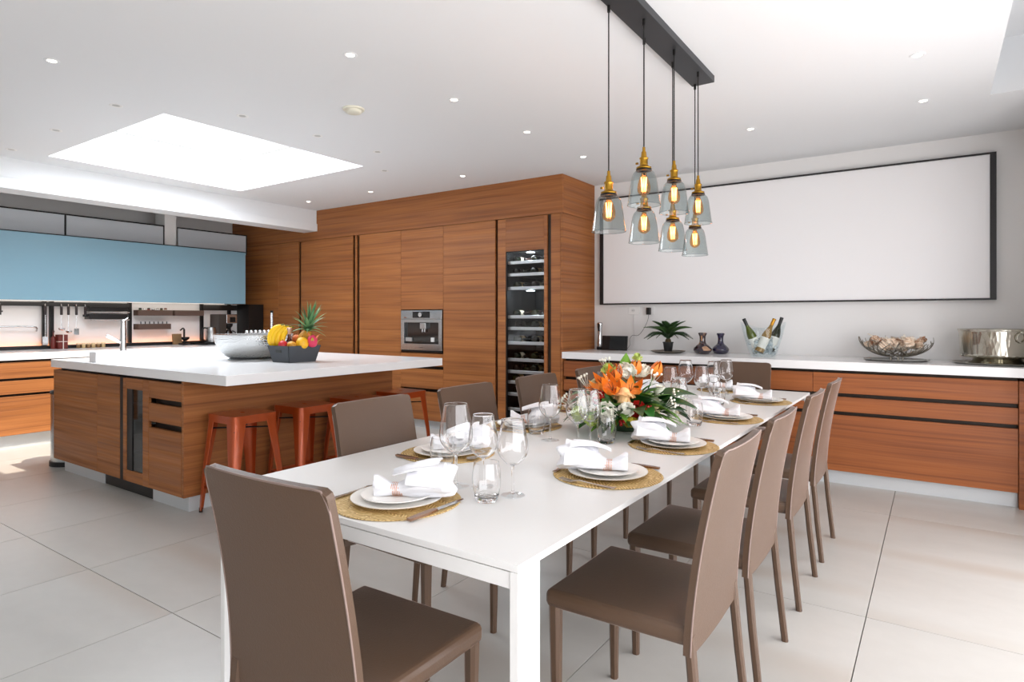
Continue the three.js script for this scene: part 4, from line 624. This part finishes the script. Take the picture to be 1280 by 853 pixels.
  o = thing('dragon_fruit', 'pink dragon fruit with yellow green scales at the basket end', 'fruit', P(.155, .165, .03)); part(o, 'skin', lathe(smooth([[0, -.05], [.03, -.038], [.04, 0], [.032, .035], [0, .055]], 16), 20), phy(0xd8385e, .45)); for (let i = 0; i < 9; i++) { const m = part(o, 'scale', cl_(.05, .011, .03), std(i % 2 ? 0xb8a83a : 0xd87a4a, .55)); const a = i * 2.4; m.position.set(.036 * Math.sin(a), -.02 + .008 * i, .036 * Math.cos(a)); m.rotation.set(.35, a, 0, 'YXZ'); }
  o = thing('sauce_bottle', 'small dark bottle with pale cap standing among the fruit', 'bottle', P(-.045, .02, -.01)); part(o, 'bottle', lathe(smooth([[.022, 0], [.026, .01], [.026, .13], [.014, .17], [.012, .2]], 20), 20), phy(0x4a1c10, .1)); part(o, 'cap', lathe([[.013, .2], [.019, .235], [.021, .25], [.018, .254], [0, .254]], 20), std(0xc7a99c, .3, { metalness: .6 }));
  const jarG = lathe([[0, 0], [.02, 0], [.022, .004], [.022, .17], [.012, .19], [.012, .2], [0, .2]], 16), lidG = lathe([[.014, .2], [.0165, .203], [.0165, .228], [.013, .234], [0, .235]], 16);
  [0, 1, 2, 3, 4, 5].forEach((i) => { const j = thing('oil_bottle', 'slim bottle with chrome stopper behind the steel bowl', 'bottle', [-5.36, IY, -3.40 - i * .046], 0, 'stoppered bottles behind the steel bowl'); part(j, 'bottle', jarG, phy(0x32351f, .08)); part(j, 'stopper', lidG, chrome); });
  o = thing('kitchen_tap', 'chrome island mixer tap with angled lever', 'tap', [-5.85, IY, -2.535]); part(o, 'body', lathe([[0, 0], [.032, 0], [.032, .008], [.024, .012], [.024, .25], [.021, .27], [.021, .325], [.017, .335], [0, .335]], 24), chrome); part(o, 'spout', bar([0, .13, 0], [-.03, .2, .12], .014, 14), chrome); part(o, 'lever', bar([0, .32, 0], [-.03, .35, -.05], .007, 8), chrome);
  o = thing('spring_tap', 'slim upright chrome tap at far end of the island', 'tap', [-5.85, IY, -4.0]); part(o, 'base', lathe([[0, 0], [.026, 0], [.026, .01], [.016, .02], [.014, .25], [0, .25]], 20), chrome); const sp = []; for (let i = 0; i <= 120; i++) { const a = i / 120 * 6.283 * 16; sp.push([.014 * Math.cos(a), .24 + .17 * i / 120, .014 * Math.sin(a)]); } part(o, 'spring', tube(sp, .0035, 240, 5), chrome); part(o, 'head', cyl(.016, .405, .43, 14), iron);
}
// ---------------------------------------------------------------- along the cooking wall
{
  const y0 = .951, X = -8.255;
  const redM = phy(0x6a221a, .4), wenge = std(0x5b463c, .55);
  // utensils hanging from the rail
  const U = [[-2.36, .07, 'short dark handled utensil hanging at the end of the rail', 1], [-2.77, .44, 'long handled spatula hanging between the dark posts', 0], [-2.925, .3, 'steel ladle hanging beside the posts', 2], [-2.995, .34, 'steel skimmer hanging on the rail', 2], [-3.075, .33, 'slotted steel turner hanging on the rail', 0], [-3.165, .12, 'short scraper hanging beside the black shelf', 1]];
  for (const [z, L, l, k] of U) { const o = thing('hanging_utensil', l, 'utensil', [X, 1.43, z], 0, 'utensils hanging over the worktop'); part(o, 'grip', bx(-.006, .006, -.1, .0, -.014, .014, .005), std(0x2a2022, .5)); part(o, 'hook', tube([[-.02, .012, 0], [-.01, .025, 0], [.0, .018, 0], [.0, 0, 0]], .003, 12, 5), chrome); part(o, 'shaft', bar([0, -.1, 0], [0, -L * .8, 0], .004, 6), chrome); part(o, 'head', k === 2 ? lathe(smooth([[0, -.03], [.025, -.022], [.033, 0]], 10), 18).translate(.01, -L * .8 - .01, 0) : bx(-.002, .002, -L, -L * .78, -.026, .026, .001), k === 1 ? blackM : chrome); }
  let o = thing('towel_rail', 'grey metal towel rail on the back panel', 'rail', [0, 0, 0]); part(o, 'rod', tube([[X - .04, 1.2, -1.5], [X - .02, 1.2, -2.2], [X - .02, 1.2, -2.62], [X - .02, 1.19, -2.69], [X - .1, 1.15, -2.72]], .009, 40, 8), steel);
  o = thing('recipe_box', 'dark red boxes bundled with white string on the worktop', 'box', [X + .06, y0 - .005, -2.905]); part(o, 'box', bx(-.05, .05, 0, .08, -.045, .045, .003), redM); part(o, 'box', bx(-.05, .05, .083, .16, -.045, .045, .003), redM); part(o, 'string', [bx(-.052, .052, 0, .163, -.004, .004), bx(-.052, .052, .079, .085, -.047, .047)], std(0xe8e2d6, .8));
  o = thing('red_jar', 'tall rounded dark red jar behind the bundled boxes', 'jar', [X + .02, y0 - .005, -2.84]); o.scale.setScalar(.62); part(o, 'jar', lathe(smooth([[0, 0], [.04, .002], [.045, .1], [.04, .2], [.012, .24], [.012, .3]], 20), 20), redM); part(o, 'stopper', lathe([[.016, .3], [.018, .33], [0, .335]], 14), std(0x3a1512, .5));
  for (let i = 0; i < 6; i++) { const j = thing('spice_pot', 'small spice pot in a row on the cooking worktop', 'pot', [X + .04, y0 - .005, -3.08 - i * .052], 0, 'spice pots in a row'); part(j, 'pot', lathe([[0, 0], [.02, 0], [.021, .04], [0, .04]], 14), std(i % 2 ? 0xc9ad7c : 0x8a6a44, .6)); part(j, 'lid', lathe([[.021, .04], [.022, .055], [0, .057]], 14), std(0xd9c8a4, .5)); }
  o = thing('black_shelf', 'black two tier wall shelf with chrome rails', 'shelf', [0, 0, 0]); part(o, 'tier', bx(X - .09, X + .04, 1.375, 1.43, -3.61, -3.19, .003), blackM); part(o, 'tier', bx(X - .09, X + .04, 1.28, 1.345, -3.61, -3.19, .003), blackM); part(o, 'chrome_rail', bar([X + .045, 1.362, -3.2], [X + .045, 1.362, -3.63], .006, 8), chrome); part(o, 'chrome_rail', bar([X + .045, 1.272, -3.2], [X + .045, 1.272, -3.63], .006, 8), chrome);
  for (const [y, z0, z1, l] of [[1.325, -4.16, -3.74, 'dark brown wall shelf holding small jars'], [1.325, -4.58, -4.19, 'empty greyish brown wall shelf beside the jars'], [1.15, -4.14, -3.74, 'lower dark brown wall shelf with pegs']]) { const s = thing('wall_shelf', l, 'shelf', [0, 0, 0], 0, 'brown shelves on the back panel'); part(s, 'tray_front', bx(X + .02, X + .032, y, y + .07, z0, z1, .002), wenge); part(s, 'tray_base', bx(X - .1, X + .02, y, y + .01, z0, z1), wenge); part(s, 'tray_end', bx(X - .1, X + .02, y + .01, y + .07, z0, z0 + .01), wenge); part(s, 'tray_end', bx(X - .1, X + .02, y + .01, y + .07, z1 - .01, z1), wenge); if (y < 1.2) for (let i = 0; i < 7; i++) part(s, 'peg', at(cyl(.006, 0, .09, 8), X, y + .01, z0 + .04 + i * .053), blackM); }
  for (let i = 0; i < 7; i++) { const j = thing('shelf_jar', ['small green jar', 'small white jar', 'small red jar', 'small dark jar', 'small clear jar', 'small olive jar', 'small red topped jar'][i] + ' on the brown wall shelf', 'jar', [X - .035, 1.336, -3.79 - i * .052], 0, 'jars on the wall shelf'); part(j, 'jar', lathe([[0, 0], [.02, 0], [.021, .06], [.014, .07], [0, .07]], 14), phy([0x3c5a34, 0xd8d8d2, 0x8a2a22, 0x2a2622, 0xb8c0c0, 0x5a5a2e, 0xc8c4b8][i], .3)); part(j, 'lid', lathe([[.016, .07], [.017, .086], [0, .088]], 14), [blackM, chrome, blackM, chrome, steel, blackM, redM][i]); }
  single('wall_socket', 'white socket plate on the back panel between shelves and kettle', 'socket', bx(-8.359, -8.35, 1.05, 1.11, -4.27, -4.15, .003), paintW);
  o = thing('chopping_board', 'small wooden board leaning on the back panel', 'board', [X - .005, y0 - .005, -4.24]); part(o, 'board', rot(bx(-.01, .01, 0, .14, -.06, .06, .004), 0, 0, .15), std(0x8d6f4a, .6)); 
  o = thing('juicer', 'black hand juicer with lever on the cooking worktop', 'juicer', [-8.08, y0 - .005, -4.25]); part(o, 'base', bx(-.06, .06, 0, .02, -.06, .06, .004), blackM); part(o, 'column', bar([-.03, .02, 0], [-.03, .2, 0], .012, 10), blackM); part(o, 'cup', lathe(smooth([[.015, .05], [.045, .075], [.05, .1]], 10), 18), iron); part(o, 'lever', tube([[-.03, .2, 0], [0, .215, .03], [.03, .19, .08]], .009, 12, 8), blackM);
  o = thing('kettle', 'glass and steel kettle with black loop handle', 'kettle', [-8.03, y0 - .005, -4.57]); part(o, 'base', lathe([[0, 0], [.075, 0], [.078, .025], [0, .027]], 28), blackM); part(o, 'body', lathe(smooth([[.07, .03], [.072, .08], [.066, .16], [.058, .21]], 16), 28), steel); part(o, 'lid', lathe(smooth([[.058, .21], [.05, .225], [.0, .232]], 10), 24), steel); part(o, 'handle', tube([[0, .21, .05], [0, .215, .1], [0, .15, .125], [0, .07, .115], [0, .04, .075]], .01, 24, 8), blackM);
  o = thing('filter_coffee_maker', 'black and steel filter coffee maker with glass jug', 'coffee maker', [-8.1, y0 - .005, -4.8]); part(o, 'tower', bx(-.12, .1, 0, .4, .03, .14, .006), std(0x3c3834, .35)); part(o, 'head', bx(-.1, .1, .27, .4, -.13, .03, .01), steel); part(o, 'control_face', bx(.1, .104, .29, .36, -.1, -.02, .002), blackM); part(o, 'filter_cone', lathe(smooth([[.03, .2], [.06, .24], [.065, .27]], 10), 20).translate(0, 0, -.05), blackM); const jug = part(o, 'jug', lathe(smooth([[.05, .02], [.07, .06], [.06, .13], [.042, .18]], 16), 24).translate(0, 0, -.05), phy(0x1d1612, .05)); part(jug, 'jug_handle', tube([[.02, .17, -.1], [.03, .15, -.14], [.03, .08, -.14], [.02, .05, -.11]], .008, 14, 6), blackM); part(o, 'hotplate', bx(-.1, .1, 0, .02, -.13, .03, .004), blackM);
  o = single('gas_hob', 'black hob with low pan rests beside the kettle', 'hob', [bx(-8.24, -7.75, .9455, .951, -4.48, -4.3, .002), ...[-4.39].flatMap((z) => [bx(-8.2, -7.8, .951, .966, z - .006, z + .006), bx(-8.02, -8.008, .951, .966, z - .07, z + .07)])], blackM);
}
scene.traverse((o) => { if (o.isMesh) { o.castShadow = true; o.receiveShadow = true; } });
renderer.render(scene, camera);
